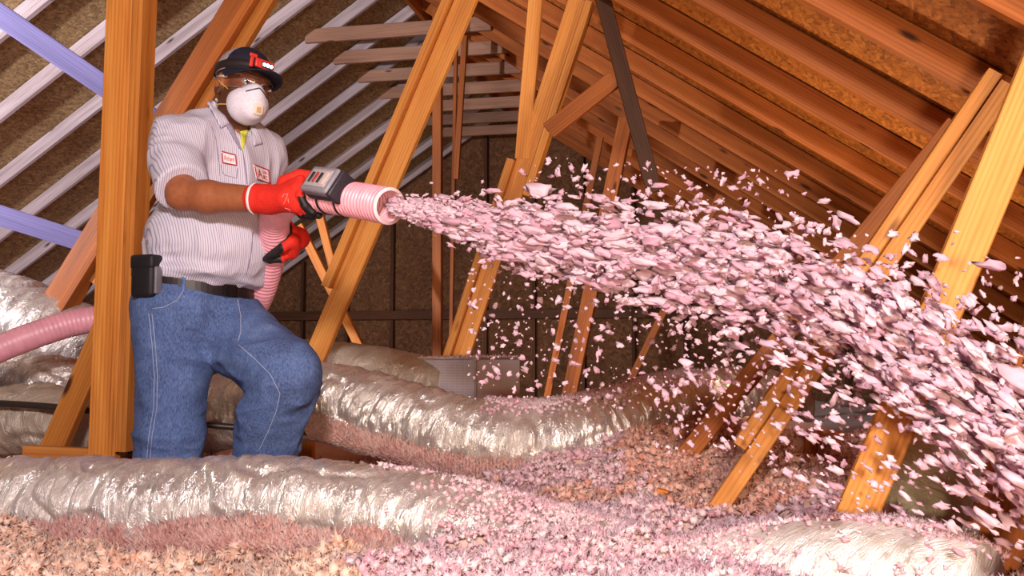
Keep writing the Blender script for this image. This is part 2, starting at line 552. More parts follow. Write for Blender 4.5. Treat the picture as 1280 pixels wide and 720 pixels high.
def wrinkle(seed, amp, slant=0.35, coil=0.05):
    o = seed * 13.7
    def f(s, a, p):
        ca, sa = math.cos(a), math.sin(a)
        sw = s + slant * 0.14 * sa
        # big soft puckers, sharp creases, the spring wire inside
        n1 = mnoise.noise(Vector((sw * 8 + o, ca * 0.8, sa * 0.8)))
        n2 = mnoise.noise(Vector((sw * 24 + o, ca * 1.3 + 5, sa * 1.3)))
        n3 = mnoise.noise(Vector((sw * 60 + o, ca * 2.6 + 9, sa * 2.6)))
        gate = 0.5 + 0.5 * mnoise.noise(Vector((s * 3 + o, ca * 1.2 + 3, sa * 1.2)))
        ridge = max(0.0, 1 - abs(n2) * 3.0)
        crease = -max(0.0, 1 - abs(n1) * 8)
        return amp * (n1 * 0.9 + ridge * 0.9 * gate + n3 * 0.8 * gate + crease * 0.9 + 0.12 * math.sin(2 * math.pi * s / coil))
    return f

DUCTS = {}
def duct(label, pix, r, seed, m, amp=0.010, slant=0.35, nv=72, step=0.011, group=None):
    pts = catmull([P(*q) for q in pix], step)
    base = pts[len(pts) // 2]
    root_loc = Vector((base.x, base.y, base.z - r))
    vs, fs = sweep(pts, r, nv, wrinkle(seed, amp, slant))
    vs = [v - root_loc for v in vs]
    me = mesh_np('flexible_duct', vs, fs, m)
    at = me.attributes.new('jacket', 'FLOAT_VECTOR', 'POINT')
    jac = []; s_ = 0.0
    for i in range(len(pts)):
        if i: s_ += (pts[i] - pts[i - 1]).length
        for j in range(nv):
            a_ = 2 * math.pi * j / nv
            jac += [s_ + slant * 0.14 * math.sin(a_) + seed * 3.1, math.cos(a_), math.sin(a_)]
    at.data.foreach_set('vector', jac)
    o = obj('flexible_duct', me, None, Matrix.Translation(root_loc))
    tag(o, label, 'duct')
    DUCTS[label] = (pts, r)
    return o

d_front = duct('long silver foil duct lying across the foreground in front of the worker', [(-170, 630, 2.72), (0, 637, 2.70), (180, 641, 2.68), (340, 636, 2.66), (470, 650, 2.63),
      (590, 674, 2.58), (700, 706, 2.52), (800, 735, 2.44)], 0.142, 1, M_FOIL, 0.012, nv=110, step=0.007)
d_right = duct('short foil duct coloured as brightly lit at the bottom right, under the brightest diagonal', [(800, 752, 2.40), (880, 745, 2.32), (980, 733, 2.22), (1070, 728, 2.14), (1150, 738, 2.08), (1215, 765, 2.0)], 0.135, 2, M_FOIL_LIT, 0.008, 0.8)
d_mid = duct('shiny silver duct sagging behind the bent knee, dusted with pink fluff', [(120, 545, 4.15), (250, 520, 4.05), (330, 505, 3.95), (410, 503, 3.82), (500, 526, 3.68), (580, 548, 3.58), (660, 556, 3.56),
      (740, 545, 3.66), (810, 523, 3.9), (880, 506, 4.3), (960, 500, 4.8)], 0.152, 3, M_FOIL, 0.011, nv=90, step=0.009)
d_back = duct('dull beige duct behind the sagging silver duct, running to the foil box', [(330, 462, 4.9), (400, 463, 4.75), (460, 470, 4.65), (510, 480, 4.62), (548, 487, 4.62)], 0.145, 4, M_FOIL_BEIGE, 0.006)
d_l1 = duct('upper crinkled silver duct at the left edge, under the lower lavender brace', [(-110, 355, 4.15), (-20, 388, 4.12), (50, 415, 4.12), (110, 448, 4.15), (165, 490, 4.2), (215, 520, 4.3)], 0.185, 5, M_FOIL, 0.014, 0.9)
d_l2 = duct('middle silver duct at the left edge, below the pink hose', [(-120, 470, 3.95), (-20, 470, 3.93), (60, 478, 3.9), (130, 500, 3.95), (190, 520, 4.0)], 0.11, 6, M_FOIL, 0.012, 0.9)
d_l3 = duct('lowest crumpled foil duct at the left edge, behind the black pipe', [(-120, 535, 3.75), (-20, 528, 3.72), (60, 525, 3.72), (110, 540, 3.78), (150, 560, 3.85)], 0.13, 7, M_FOIL_BEIGE, 0.016, 0.9)
d_r2 = duct('cream jacketed duct bulging up at the right, behind the brightest diagonal', [(1020, 705, 2.75), (1080, 690, 2.72), (1130, 650, 2.68), (1150, 615, 2.72), (1160, 590, 2.85), (1180, 590, 3.1), (1230, 600, 3.4)], 0.135, 8, M_FOIL_WHITE, 0.005)
d_far = duct('far beige duct beyond the sagging silver duct, below the fluff cloud', [(770, 530, 4.7), (820, 506, 4.75), (870, 498, 4.8), (930, 500, 4.9), (1000, 510, 5.0)], 0.125, 9, M_FOIL_BEIGE, 0.005)

# thin black pipe
pts = catmull([P(-40, 502, 3.55), P(60, 508, 3.55), P(180, 521, 3.58), P(260, 531, 3.6), P(330, 537, 3.65), P(420, 543, 3.8)], 0.04)
vs, fs = sweep(pts, 0.012, 14)
base = pts[3].copy()
tag(obj('conduit_pipe', mesh_np('conduit_pipe', [v - base for v in vs], fs, plain('pipe_black', (46, 36, 32), 0.4)), None, Matrix.Translation(base)),
    'thin black pipe running low behind the legs of the worker', 'pipe')

# foil faced plenum box
def rbox(w, d, h, bev=0.004):
    import bmesh
    bm = bmesh.new()
    bmesh.ops.create_cube(bm, size=1.0)
    for v in bm.verts: v.co = (v.co.x * w, v.co.y * d, v.co.z * h)
    bmesh.ops.bevel(bm, geom=list(bm.edges), offset=bev, segments=2, affect='EDGES', profile=0.6)
    return bm
def bm_mesh(bm, name, m, smooth=False):
    me = bpy.data.meshes.new(name); bm.to_mesh(me); bm.free()
    me.materials.append(m)
    if smooth: me.polygons.foreach_set('use_smooth', np.ones(len(me.polygons), dtype=bool))
    return me
def box_grid():
    def build(nt, b):
        v = coords(nt, (1, 1, 1), False)
        br = nd(nt, 'ShaderNodeTexBrick')
        br.offset = 0.0
        br.inputs['Scale'].default_value = 1.0
        br.inputs['Brick Width'].default_value = 0.012; br.inputs['Row Height'].default_value = 0.012
        br.inputs['Mortar Size'].default_value = 0.0012
        mp = nd(nt, 'ShaderNodeMapping'); mp.inputs['Rotation'].default_value = (math.pi / 2, 0, 0)
        nt.links.new(v, mp.inputs[0]); nt.links.new(mp.outputs[0], br.inputs['Vector'])
        br.inputs['Color1'].default_value = (*s2l((182, 174, 192)), 1); br.inputs['Color2'].default_value = (*s2l((190, 182, 198)), 1)
        br.inputs['Mortar'].default_value = (*s2l((214, 206, 214)), 1)
        nt.links.new(br.outputs[0], b.inputs['Base Color'])
        b.inputs['Metallic'].default_value = 0.1; b.inputs['Roughness'].default_value = 0.45
    return mat('foil_board', build)
pl0 = P(574, 508, 4.55)
yawb = YAW - math.radians(30)
plen = empty('plenum_box', Vector((pl0.x, pl0.y + 0.12, pl0.z - 0.14)), yawb, 'square grey foil-faced plenum box with fluff along its top', 'box')
W_, D_, H_ = 0.36, 0.40, 0.36
Mb = wmat(plen) @ Matrix.Translation((0, 0, H_ / 2))
obj('box_body', bm_mesh(rbox(W_, D_, H_), 'box_body', box_grid()), plen, Mb)
tape = plain('foil_tape', (214, 208, 208), 0.3, 0.7)
for sx in (-1, 1):
    obj('corner_tape', bm_mesh(rbox(0.012, 0.012, H_ - 0.01, 0.003), 'corner_tape', tape), plen, Mb @ Matrix.Translation((sx * W_ / 2, -D_ / 2, 0)))
    obj('edge_tape', bm_mesh(rbox(0.012, D_ - 0.02, 0.012, 0.003), 'edge_tape', tape), plen, Mb @ Matrix.Translation((sx * W_ / 2, 0, H_ / 2)))
obj('edge_tape', bm_mesh(rbox(W_ - 0.02, 0.012, 0.012, 0.003), 'edge_tape', tape), plen, Mb @ Matrix.Translation((0, -D_ / 2, H_ / 2)))

# metal plate on the corner timber
import bmesh
pc = P(1203, 695, 2.17)
plate = empty('truss_plate', pc, 0, 'dark toothed metal connector plate on the bottom right timber', 'metal plate')
Xp = (P(1216, 655, 2.17) - P(1192, 735, 2.17)).normalized()
mm = Matrix((Xp.cross(Vector((0, -1, 0))).normalized(), Vector((0, 1, 0)), Xp)).transposed().to_4x4(); mm.translation = pc
obj('plate', bm_mesh(rbox(0.035, 0.004, 0.14, 0.001), 'plate', plain('steel_dark', (92, 90, 100), 0.4, 0.8)), plate, mm)
tm = bm_mesh(rbox(0.004, 0.006, 0.012, 0.001), 'tooth', plain('steel_light', (170, 165, 170), 0.35, 0.8))
for i in range(6):
    for j in range(2):
        obj('tooth', tm, plate, mm @ Matrix.Translation((-0.009 + 0.018 * j, -0.004, -0.055 + 0.022 * i)))

# ------------------------------------------------------------------ blown insulation
def fluff_mat(name, deep, mid, pale, nscale=9.0):
    deep, mid, pale = s2l(deep), s2l(mid), s2l(pale)
    def build(nt, b):
        g = nd(nt, 'ShaderNodeNewGeometry')
        v = coords(nt, (1, 1, 1), False)
        n = noise_tex(nt, v, nscale, 3, 0.6)
        ad = nd(nt, 'ShaderNodeMath', operation='MULTIPLY_ADD')
        ad.inputs[1].default_value = 0.45
        nt.links.new(g.outputs['Random Per Island'], ad.inputs[0]); 
        mu = nd(nt, 'ShaderNodeMath', operation='MULTIPLY'); mu.inputs[1].default_value = 0.65
        nt.links.new(n, mu.inputs[0]); nt.links.new(mu.outputs[0], ad.inputs[2])
        c = ramp(nt, ad.outputs[0], [(0.25, deep), (0.5, mid), (0.72, pale)])
        nt.links.new(c, b.inputs['Base Color'])
        b.inputs['Roughness'].default_value = 0.9
        b.inputs['Specular IOR Level'].default_value = 0.1
        b.inputs['Sheen Weight'].default_value = 0.3
        b.inputs['Subsurface Weight'].default_value = 0.0
        n2 = noise_tex(nt, v, 130.0, 4, 0.75)
        bump(nt, b, n2, 0.25, 0.004)
        out = nt.nodes['Material Output']
        tl_ = nd(nt, 'ShaderNodeBsdfTranslucent'); nt.links.new(c, tl_.inputs[0])
        mx = nd(nt, 'ShaderNodeMixShader'); mx.inputs[0].default_value = 0.3
        nt.links.new(b.outputs[0], mx.inputs[1]); nt.links.new(tl_.outputs[0], mx.inputs[2]); nt.links.new(mx.outputs[0], out.inputs[0])
    return mat(name, build)
M_FL_PINK = fluff_mat('insulation_pink', (224, 158, 178), (244, 202, 214), (252, 230, 236))
M_FL_PEACH = fluff_mat('insulation_peach', (220, 154, 124), (244, 200, 176), (252, 226, 210))
M_FL_SALMON = fluff_mat('insulation_salmon', (222, 140, 122), (244, 186, 168), (252, 216, 204))
M_FL_AIR = fluff_mat('insulation_airborne', (210, 156, 178), (226, 184, 204), (238, 208, 222), 14.0)

# height of the loose fill, from points read along its outline
HP = []
for q in [(0, 655, 2.40), (0, 720, 1.95), (100, 680, 2.38), (100, 720, 2.0), (200, 700, 2.35), (250, 720, 2.1), (330, 706, 2.30), (420, 698, 2.30),
          (500, 700, 2.25), (560, 694, 2.25), (640, 672, 2.36), (650, 720, 2.0), (720, 690, 2.30), (760, 672, 2.38), (820, 690, 2.2), (850, 672, 2.50), (900, 710, 2.15),
          (800, 720, 2.0), (960, 715, 2.1), (1010, 745, 2.05), (1100, 750, 1.95), (1200, 750, 1.9), (950, 760, 1.7), (1050, 780, 1.6), (1250, 800, 1.5),
          (100, 674, 2.5), (200, 696, 2.5), (300, 704, 2.5), (400, 706, 2.5), (480, 702, 2.48), (250, 708, 2.4), (160, 690, 2.42), (350, 712, 2.6), (230, 705, 2.6),
          # behind the front duct
          (100, 640, 3.05), (300, 585, 3.55), (230, 600, 3.4), (200, 640, 3.1), (330, 640, 3.1), (430, 620, 3.2), (520, 620, 3.15), (600, 628, 3.1), (670, 610, 3.15), (720, 580, 3.3),
          (760, 560, 3.4), (790, 535, 3.65), (850, 535, 3.7), (905, 540, 3.7), (880, 560, 3.5), (830, 600, 3.1), (760, 625, 2.95), (860, 640, 2.85), (930, 650, 2.75),
          (960, 600, 2.95), (1010, 575, 3.2), (1050, 580, 3.2), (1000, 615, 2.85), (1050, 625, 2.75), (1100, 640, 2.6), (1180, 670, 2.6), (1280, 690, 2.6),
          (1000, 545, 3.9), (1080, 540, 4.0), (930, 520, 4.3), (1150, 560, 3.9), (1250, 560, 4.2), (40, 600, 3.4), (-60, 600, 3.4), (100, 575, 3.7)]:
    p = P(*q); u, v = uv_of(p); HP.append((u, v, p.z))
for u in np.arange(-4, 4.1, 0.8):
    HP += [(u, 4.9, 0.28), (u, 6.5, 0.26), (u, 9, 0.25), (u, 12, 0.25), (u, 1.2, 0.30), (u, 0.5, 0.30)]
HP = np.array(HP)
def height(u, v):
    u = np.asarray(u, float); v = np.asarray(v, float)
    sh = u.shape; u = u.ravel(); v = v.ravel()
    out = np.empty(len(u))
    for i in range(0, len(u), 20000):
        du = u[i:i + 20000, None] - HP[None, :, 0]; dv = v[i:i + 20000, None] - HP[None, :, 1]
        w = 1.0 / ((du * du + dv * dv) + 0.0025) ** 1.9
        out[i:i + 20000] = (w * HP[None, :, 2]).sum(1) / w.sum(1)
    return out.reshape(sh)

def vnoise(p, seed=0):
    """value noise on an (n,3) array, -1..1"""
    p = np.asarray(p, float)
    i = np.floor(p).astype(np.int64); f = p - i
    f = f * f * (3 - 2 * f)
    def h(a, b, c):
        x = (a * 374761393 + b * 668265263 + c * 2147483647 + seed * 974711) & 0xffffffff
        x = ((x ^ (x >> 13)) * 1274126177) & 0xffffffff
        x = x ^ (x >> 16)
        return (x & 0xffff) / 32767.5 - 1
    r = 0
    for dx in (0, 1):
        for dy in (0, 1):
            for dz in (0, 1):
                w = (f[:, 0] if dx else 1 - f[:, 0]) * (f[:, 1] if dy else 1 - f[:, 1]) * (f[:, 2] if dz else 1 - f[:, 2])
                r = r + w * h(i[:, 0] + dx, i[:, 1] + dy, i[:, 2] + dz)
    return r

def lumpy(u, v):
    q = np.stack([u.ravel(), v.ravel(), 0 * u.ravel()], 1)
    return (0.028 * vnoise(q * 7, 1) + 0.016 * vnoise(q * 18, 2) + 0.009 * vnoise(q * 42, 3)).reshape(u.shape)

def zone(u, v):
    """0 peach, 1 pink, 2 salmon"""
    px = 640 + F_PX * u / v
    front = v < 2.72 - 0.10 * u + 0.0
    w = px + 60 * vnoise(np.stack([u * 5, v * 5, 0 * u], 1), 5)
    return np.where(v < 2.75, np.where(w < 470, 0, 1), np.where((w > 620) & (w < 800) & (v < 3.9), np.where(vnoise(np.stack([u * 4, v * 4, 0 * u], 1), 6) > -0.1, 1, 2), 2))

def terrain(name, label, u0, u1, v0, v1, st, m):
    us = np.arange(u0, u1 + st / 2, st); vs_ = np.arange(v0, v1 + st / 2, st)
    U, V = np.meshgrid(us, vs_)
    Z = height(U, V) + lumpy(U, V) - 0.012
    X = U * CR.x + V * CF.x; Y = U * CR.y + V * CF.y
    n, k = U.shape
    vs2 = np.stack([X.ravel(), Y.ravel(), Z.ravel()], 1)
    ii, jj = np.meshgrid(np.arange(n - 1), np.arange(k - 1), indexing='ij')
    a = (ii * k + jj).ravel()
    fs = np.stack([a, a + 1, a + 1 + k, a + k], 1)
    # drop what would lie outside the eaves
    cx = vs2[fs].mean(1)
    fs = fs[(cx[:, 0] > XL + 0.5) & (cx[:, 0] < XR - 0.35) & (cx[:, 1] < Y1 - 0.2)]
    return tag(obj(name, mesh_np(name, vs2, fs, m)), label, 'insulation', kind='stuff')

# ---- tufts: spiky clumps, several joined into one object of loose fill
def icos(sub):
    bm = bmesh.new(); bmesh.ops.create_icosphere(bm, subdivisions=sub, radius=1.0)
    v = np.array([p.co[:] for p in bm.verts]); f = np.array([[q.index for q in fc.verts] for fc in bm.faces]); bm.free()
    return v, f
ICO1, ICO2, ICO3 = icos(1), icos(2), icos(3)
def tuft_variants(ico, n, spike, seed):
    r = np.random.default_rng(seed); out = []
    for k in range(n):
        v = ico[0].copy()
        rad = 1 + spike * (r.random(len(v)) - 0.5) * 2 + 0.25 * vnoise(v * 1.7 + k * 7, k)
        out.append(v * rad[:, None])
    return out
def burst(n, nsp, seed, core=0.5, wid=0.17):
    """fibre tuft: a small core with thin spikes standing out all round"""
    r = np.random.default_rng(seed); out = []
    cf = ICO1[1]
    F_ = [cf]
    for q in range(nsp):
        s0 = len(ICO1[0]) + 4 * q
        F_.append(np.array([[s0, s0 + 1, s0 + 3], [s0 + 1, s0 + 2, s0 + 3], [s0 + 2, s0, s0 + 3]]))
    F_ = np.concatenate(F_)
    for k in range(n):
        V = [ICO1[0] * core * (0.7 + 0.6 * r.random((len(ICO1[0]), 1)))]
        for q in range(nsp):
            d = r.normal(size=3); d /= np.linalg.norm(d)
            e = np.cross(d, r.normal(size=3)); e /= np.linalg.norm(e); g_ = np.cross(d, e)
            L_ = 0.65 + 0.75 * r.random(); b0 = d * core * 0.35; w_ = wid * (0.7 + 0.6 * r.random())
            bend = r.normal(size=3) * 0.16
            V.append(np.array([b0 + e * w_, b0 - e * w_ * 0.5 + g_ * w_ * 0.87, b0 - e * w_ * 0.5 - g_ * w_ * 0.87, d * L_ + bend]))
        out.append(np.concatenate(V))
    return np.array(out), F_
BURST = burst(16, 12, 5, 0.55, 0.2)
def tuft_mesh(name, pos, size, m, ico=ICO2, spike=0.55, stretch=None, axis=None, seed=1, nvar=12, flat=False):
    n = len(pos)
    if ico == 'burst':
        var, tri = BURST; nvar = len(var)
    else:
        var = np.array(tuft_variants(ico, nvar, spike, seed)); tri = ico[1]
    r = np.random.default_rng(seed)
    q = r.normal(size=(n, 4)); q /= np.linalg.norm(q, axis=1)[:, None]
    w, x, y, z = q.T
    R = np.stack([1 - 2 * (y * y + z * z), 2 * (x * y - z * w), 2 * (x * z + y * w), 2 * (x * y + z * w), 1 - 2 * (x * x + z * z), 2 * (y * z - x * w),
                  2 * (x * z - y * w), 2 * (y * z + x * w), 1 - 2 * (x * x + y * y)], 1).reshape(n, 3, 3)
    V = np.einsum('nij,nkj->nki', R, var[r.integers(0, nvar, n)])
    V = V * np.asarray(size)[:, None, None]
    if axis is not None:
        d = np.einsum('nki,ni->nk', V, axis)
        V = V + (d * (np.asarray(stretch)[:, None] - 1))[:, :, None] * axis[:, None, :]
    V = V + np.asarray(pos)[:, None, :]
    nv_ = var.shape[1]
    Fc = (tri[None] + (np.arange(n) * nv_)[:, None, None]).reshape(-1, 3)
    return mesh_np(name, V.reshape(-1, 3), Fc, m, smooth=not flat)
def scatter(name, label, m, zid, n, u0, u1, v0, v1, s0, s1, seed, spike=0.55, ico='burst', lift=0.3):
    r = np.random.default_rng(seed)
    # even in the picture: more per square metre close by
    v = 1 / (1 / v1 + (1 / v0 - 1 / v1) * r.random(n * 4))
    pu = r.uniform(u0, u1, n * 4)
    u = pu * v
    if zid is not None:
        k = zone(u, v) == zid
        u, v = u[k], v[k]
    u, v = u[:n], v[:n]
    size = r.uniform(s0, s1, len(u)) * (0.6 + 0.8 * r.random(len(u)) ** 2)
    z = height(u, v) + lumpy(u, v) + size * (lift * 2 * r.random(len(u)) - 0.2)
    pos = np.stack([u * CR.x + v * CF.x, u * CR.y + v * CF.y, z], 1)
    return tag(obj(name, tuft_mesh(name, pos, size, m, ico, spike, seed=seed)), label, 'insulation', kind='stuff')

terrain('loose_insulation', 'bed of blown pink insulation under and around the ducts', -2.6, 2.4, 1.3, 4.4, 0.014, M_FL_SALMON)
terrain('loose_insulation', 'far layer of insulation spread towards the gable wall', -6, 5, 4.38, 11.6, 0.09, M_FL_SALMON)
terrain('loose_insulation', 'near layer of insulation out of frame below the camera', -2.6, 2.4, -0.6, 1.32, 0.06, M_FL_PINK)
scatter('insulation_clumps', 'peach popcorn-like insulation clumps in the lower left foreground', M_FL_PEACH, 0, 6500, -0.56, 0.0, 1.85, 2.62, 0.013, 0.021, 11, 0.5)
scatter('insulation_clumps', 'fluffy pink insulation heaped over the front duct, bottom centre', M_FL_PINK, 1, 10500, -0.2, 0.6, 1.85, 2.80, 0.011, 0.018, 12, 0.9)
scatter('insulation_clumps', 'salmon insulation clumps in the mound behind the front duct', M_FL_SALMON, 2, 7500, -0.02, 0.5, 2.7, 4.0, 0.013, 0.021, 13, 0.65)
scatter('insulation_clumps', 'salmon insulation clumps around the legs of the worker and the left ducts', M_FL_SALMON, 2, 1600, -0.52, -0.03, 2.9, 4.2, 0.015, 0.024, 15, 0.65)
scatter('insulation_clumps', 'pink insulation drifted against the sagging silver duct', M_FL_PINK, 1, 2500, -0.1, 0.2, 2.75, 4.4, 0.013, 0.02, 14, 0.9)

def drape(name, label, dlabel, m, n, f0, f1, a0, a1, s0, s1, seed, spike=0.75, dens=None):
    """tufts lying on part of a duct: f along its length, a = angle from the top, + towards the viewer"""
    pts, r0 = DUCTS[dlabel]
    r = np.random.default_rng(seed)
    pos = []; size = []
    N = len(pts)
    while len(pos) < n:
        f = r.uniform(f0, f1); a = math.radians(r.uniform(a0, a1))
        if dens and r.random() > dens((f - f0) / (f1 - f0), math.degrees(a)): continue
        i = min(N - 2, int(f * (N - 1)))
        T = (pts[i + 1] - pts[i]).normalized()
        Nn = (CZ - T * T.z).normalized(); B = T.cross(Nn)
        if B.dot(CF) > 0: B = -B
        s = r.uniform(s0, s1)
        p = pts[i] + (Nn * math.cos(a) + B * math.sin(a)) * (r0 + s * 0.3) + T * r.normal() * 0.01
        pos.append(p[:]); size.append(s)
    return tag(obj(name, tuft_mesh(name, np.array(pos), np.array(size), m, 'burst', spike, seed=seed)), label, 'insulation', kind='stuff')
LF = 'long silver foil duct lying across the foreground in front of the worker'
LM = 'shiny silver duct sagging behind the bent knee, dusted with pink fluff'
LR = 'short foil duct coloured as brightly lit at the bottom right, under the brightest diagonal'
drape('insulation_clumps', 'pink fluff settled on the right end of the long front duct', LF, M_FL_PINK, 3200, 0.66, 1.0, -40, 80, 0.007, 0.013, 21, 0.9,
      dens=lambda f, a: (f ** 2.2) + (0.10 if a < 10 else 0))
drape('insulation_clumps', 'line of pink fluff along the top of the sagging duct', LM, M_FL_PINK, 2900, 0.48, 0.80, -35, 45, 0.009, 0.016, 22, 0.9, dens=lambda f, a: 1.0 if a < 12 + 20 * math.sin(f * 11) ** 2 else 0.12)
drape('insulation_clumps', 'pink fluff strewn along the top of the short foil duct', LR, M_FL_PINK, 2000, 0.0, 1.0, -50, 70, 0.007, 0.013, 23, 0.9,
      dens=lambda f, a: 1.0 if a < 5 + 12 * math.sin(f * 9) else (0.9 - f * 1.6 if f < 0.5 else 0.04))

def fuzz(name, label, dlabel, m, n, f0, f1, a0, a1, length, seed):
    """fibre fringe clinging to the flank of a duct: thin upright blades"""
    pts, r0 = DUCTS[dlabel]
    r = np.random.default_rng(seed); N = len(pts)
    V = []; Fa = []
    for k in range(n):
        f = r.uniform(f0, f1); lim = a0 + 10 * mnoise.noise(Vector((f * 14, seed, 0))) 
        a = math.radians(lim + (a1 - lim) * r.random() ** 0.8)
        i = min(N - 2, int(f * (N - 1)))
        T = (pts[i + 1] - pts[i]).normalized(); Nn = (CZ - T * T.z).normalized(); B = T.cross(Nn)
        if B.dot(CF) > 0: B = -B
        nr = Nn * math.cos(a) + B * math.sin(a); tg = Nn * math.sin(a) - B * math.cos(a)   # tg runs up the flank
        b0 = pts[i] + nr * (r0 + 0.002)
        L = length * r.uniform(0.5, 1.5); w = L * 0.22
        tip = b0 + tg * L + nr * L * r.uniform(0.1, 0.7) + T * r.normal() * L * 0.4
        s = len(V)
        V += [b0 - T * w, b0 + T * w, b0 + nr * w * 1.5, tip]
        Fa += [[s, s + 1, s + 3], [s + 1, s + 2, s + 3], [s + 2, s, s + 3]]
    return tag(obj(name, mesh_np(name, np.array([v[:] for v in V]), np.array(Fa), m)), label, 'insulation', kind='stuff')
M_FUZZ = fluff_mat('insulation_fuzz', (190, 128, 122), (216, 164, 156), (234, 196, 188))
fuzz('insulation_fringe', 'pinkish fibre fringe clinging to the lower flank of the front duct', LF, M_FUZZ, 26000, 0.02, 0.95, 92, 150, 0.016, 31)
fuzz('insulation_fringe', 'pinkish fibre fringe on the lower flank of the sagging duct', LM, M_FUZZ, 16000, 0.28, 0.80, 103, 150, 0.016, 32)
# fluff on the box edge
r_ = np.random.default_rng(41)
bp = []
for k in range(260):
    e = r_.random()
    q = (r_.uniform(-W_ / 2, W_ / 2), -D_ / 2 + r_.uniform(0, 0.12), H_) if e < 0.4 else (r_.uniform(W_ / 2 - 0.10, W_ / 2), r_.uniform(-D_ / 2, D_ / 2), H_)
    bp.append((wmat(plen) @ Vector((q[0], q[1], H_ + 0.006)))[:])
tag(obj('insulation_clumps', tuft_mesh('insulation_clumps', np.array(bp), r_.uniform(0.006, 0.014, len(bp)), M_FL_PINK, 'burst', 0.7, seed=42)),
    'thin crust of pink fluff along the top edges of the foil box', 'insulation', kind='stuff')
# ================================================================== THE WORKER
from mathutils.bvhtree import BVHTree
D_MAN = 3.25
MAN_U = (240 - 640) / F_PX * D_MAN
MAN_O = UV(MAN_U, D_MAN, 0)
MAN_M = Matrix.Translation(MAN_O) @ Matrix.Rotation(YAW, 4, 'Z')
def Lc(px, py, dy):
    """point in the worker's own frame (x picture right, y away, z up)"""
    p = P(px, py, D_MAN + dy)
    u, v = uv_of(p)
    return np.array([u - MAN_U, v - D_MAN, p.z])

class Vol:
    """signed distance volume with smooth joins, meshed by surface nets"""
    def __init__(s, lo, hi, h):
        s.lo = np.array(lo, float); s.h = h
        s.n = np.ceil((np.array(hi) - s.lo) / h).astype(int) + 1
        s.d = np.full(s.n, 0.3, dtype=np.float32)
    def _grid(s, lo, hi):
        a = np.clip(((np.array(lo) - s.lo) / s.h).astype(int), 0, s.n - 1)
        b = np.clip(((np.array(hi) - s.lo) / s.h).astype(int) + 2, 1, s.n)
        sl = tuple(slice(i, j) for i, j in zip(a, b))
        ax = [s.lo[i] + s.h * np.arange(a[i], b[i]) for i in range(3)]
        return sl, np.meshgrid(*ax, indexing='ij', sparse=True)
    def add(s, prim, k=0.02, sub=False):
        fn, lo, hi = prim
        pad = 0.05 + k
        sl, (X, Y, Z) = s._grid(np.array(lo) - pad, np.array(hi) + pad)
        v = fn(X, Y, Z)
        D = s.d[sl]
        if sub:
            v = -v
            h = np.clip(0.5 - 0.5 * (D - v) / k, 0, 1)
            s.d[sl] = D * (1 - h) + v * h + k * h * (1 - h)
        else:
            h = np.clip(0.5 + 0.5 * (D - v) / k, 0, 1)
            s.d[sl] = D * (1 - h) + v * h - k * h * (1 - h)
    def mesh(s):
        d = s.d.astype(np.float64); ins = d < 0
        nx, ny, nz = d.shape
        cnt = np.zeros((nx - 1, ny - 1, nz - 1), np.int8)
        offs = [(i, j, k) for i in (0, 1) for j in (0, 1) for k in (0, 1)]
        for (i, j, k) in offs:
            cnt += ins[i:nx - 1 + i, j:ny - 1 + j, k:nz - 1 + k]
        act = np.argwhere((cnt > 0) & (cnt < 8))
        idx = np.full(cnt.shape, -1, np.int64); idx[tuple(act.T)] = np.arange(len(act))
        acc = np.zeros((len(act), 3)); num = np.zeros(len(act))
        for a in offs:
            for ax in range(3):
                if a[ax] == 1: continue
                b = list(a); b[ax] = 1
                va = d[act[:, 0] + a[0], act[:, 1] + a[1], act[:, 2] + a[2]]
                vb = d[act[:, 0] + b[0], act[:, 1] + b[1], act[:, 2] + b[2]]
                m = (va < 0) != (vb < 0)
                t = np.where(m, va / np.where(m, va - vb, 1), 0)
                pt = np.tile(np.array(a, float), (len(act), 1)); pt[:, ax] = t
                acc += pt * m[:, None]; num += m
        V = s.lo + s.h * (act + acc / num[:, None])
        quads = []
        for ax in range(3):
            o1, o2 = [(1, 2), (2, 0), (0, 1)][ax]
            A = ins.take(range(0, ins.shape[ax] - 1), ax); B = ins.take(range(1, ins.shape[ax]), ax)
            e = np.argwhere(A != B)
            e = e[(e[:, o1] > 0) & (e[:, o2] > 0) & (e[:, o1] < ins.shape[o1] - 1) & (e[:, o2] < ins.shape[o2] - 1)]
            fl = A[tuple(e.T)]
            def cell(d1, d2):
                q = e.copy(); q[:, o1] += d1; q[:, o2] += d2
                return idx[tuple(q.T)]
            q = np.stack([cell(-1, -1), cell(0, -1), cell(0, 0), cell(-1, 0)], 1)
            q[~fl] = q[~fl][:, ::-1]
            quads.append(q)
        Q = np.concatenate(quads); Q = Q[(Q >= 0).all(1)]
        return V, Q

def vnormals(V, Q):
    n = np.cross(V[Q[:, 2]] - V[Q[:, 0]], V[Q[:, 3]] - V[Q[:, 1]])
    N = np.zeros_like(V)
    for k in range(4): np.add.at(N, Q[:, k], n)
    return N / (np.linalg.norm(N, axis=1)[:, None] + 1e-12)

def rc(a, b, ra, rb, cut=None):
    a = np.array(a, float); b = np.array(b, float); ab = b - a; L2 = ab @ ab + 1e-12
    def fn(X, Y, Z):
        t = np.clip(((X - a[0]) * ab[0] + (Y - a[1]) * ab[1] + (Z - a[2]) * ab[2]) / L2, 0, 1)
        v = np.sqrt((X - a[0] - t * ab[0]) ** 2 + (Y - a[1] - t * ab[1]) ** 2 + (Z - a[2] - t * ab[2]) ** 2) - (ra + (rb - ra) * t)
        if cut is not None:
            c, n = cut
            v = np.maximum(v, (X - c[0]) * n[0] + (Y - c[1]) * n[1] + (Z - c[2]) * n[2])
        return v
    r = max(ra, rb)
    return fn, np.minimum(a, b) - r, np.maximum(a, b) + r

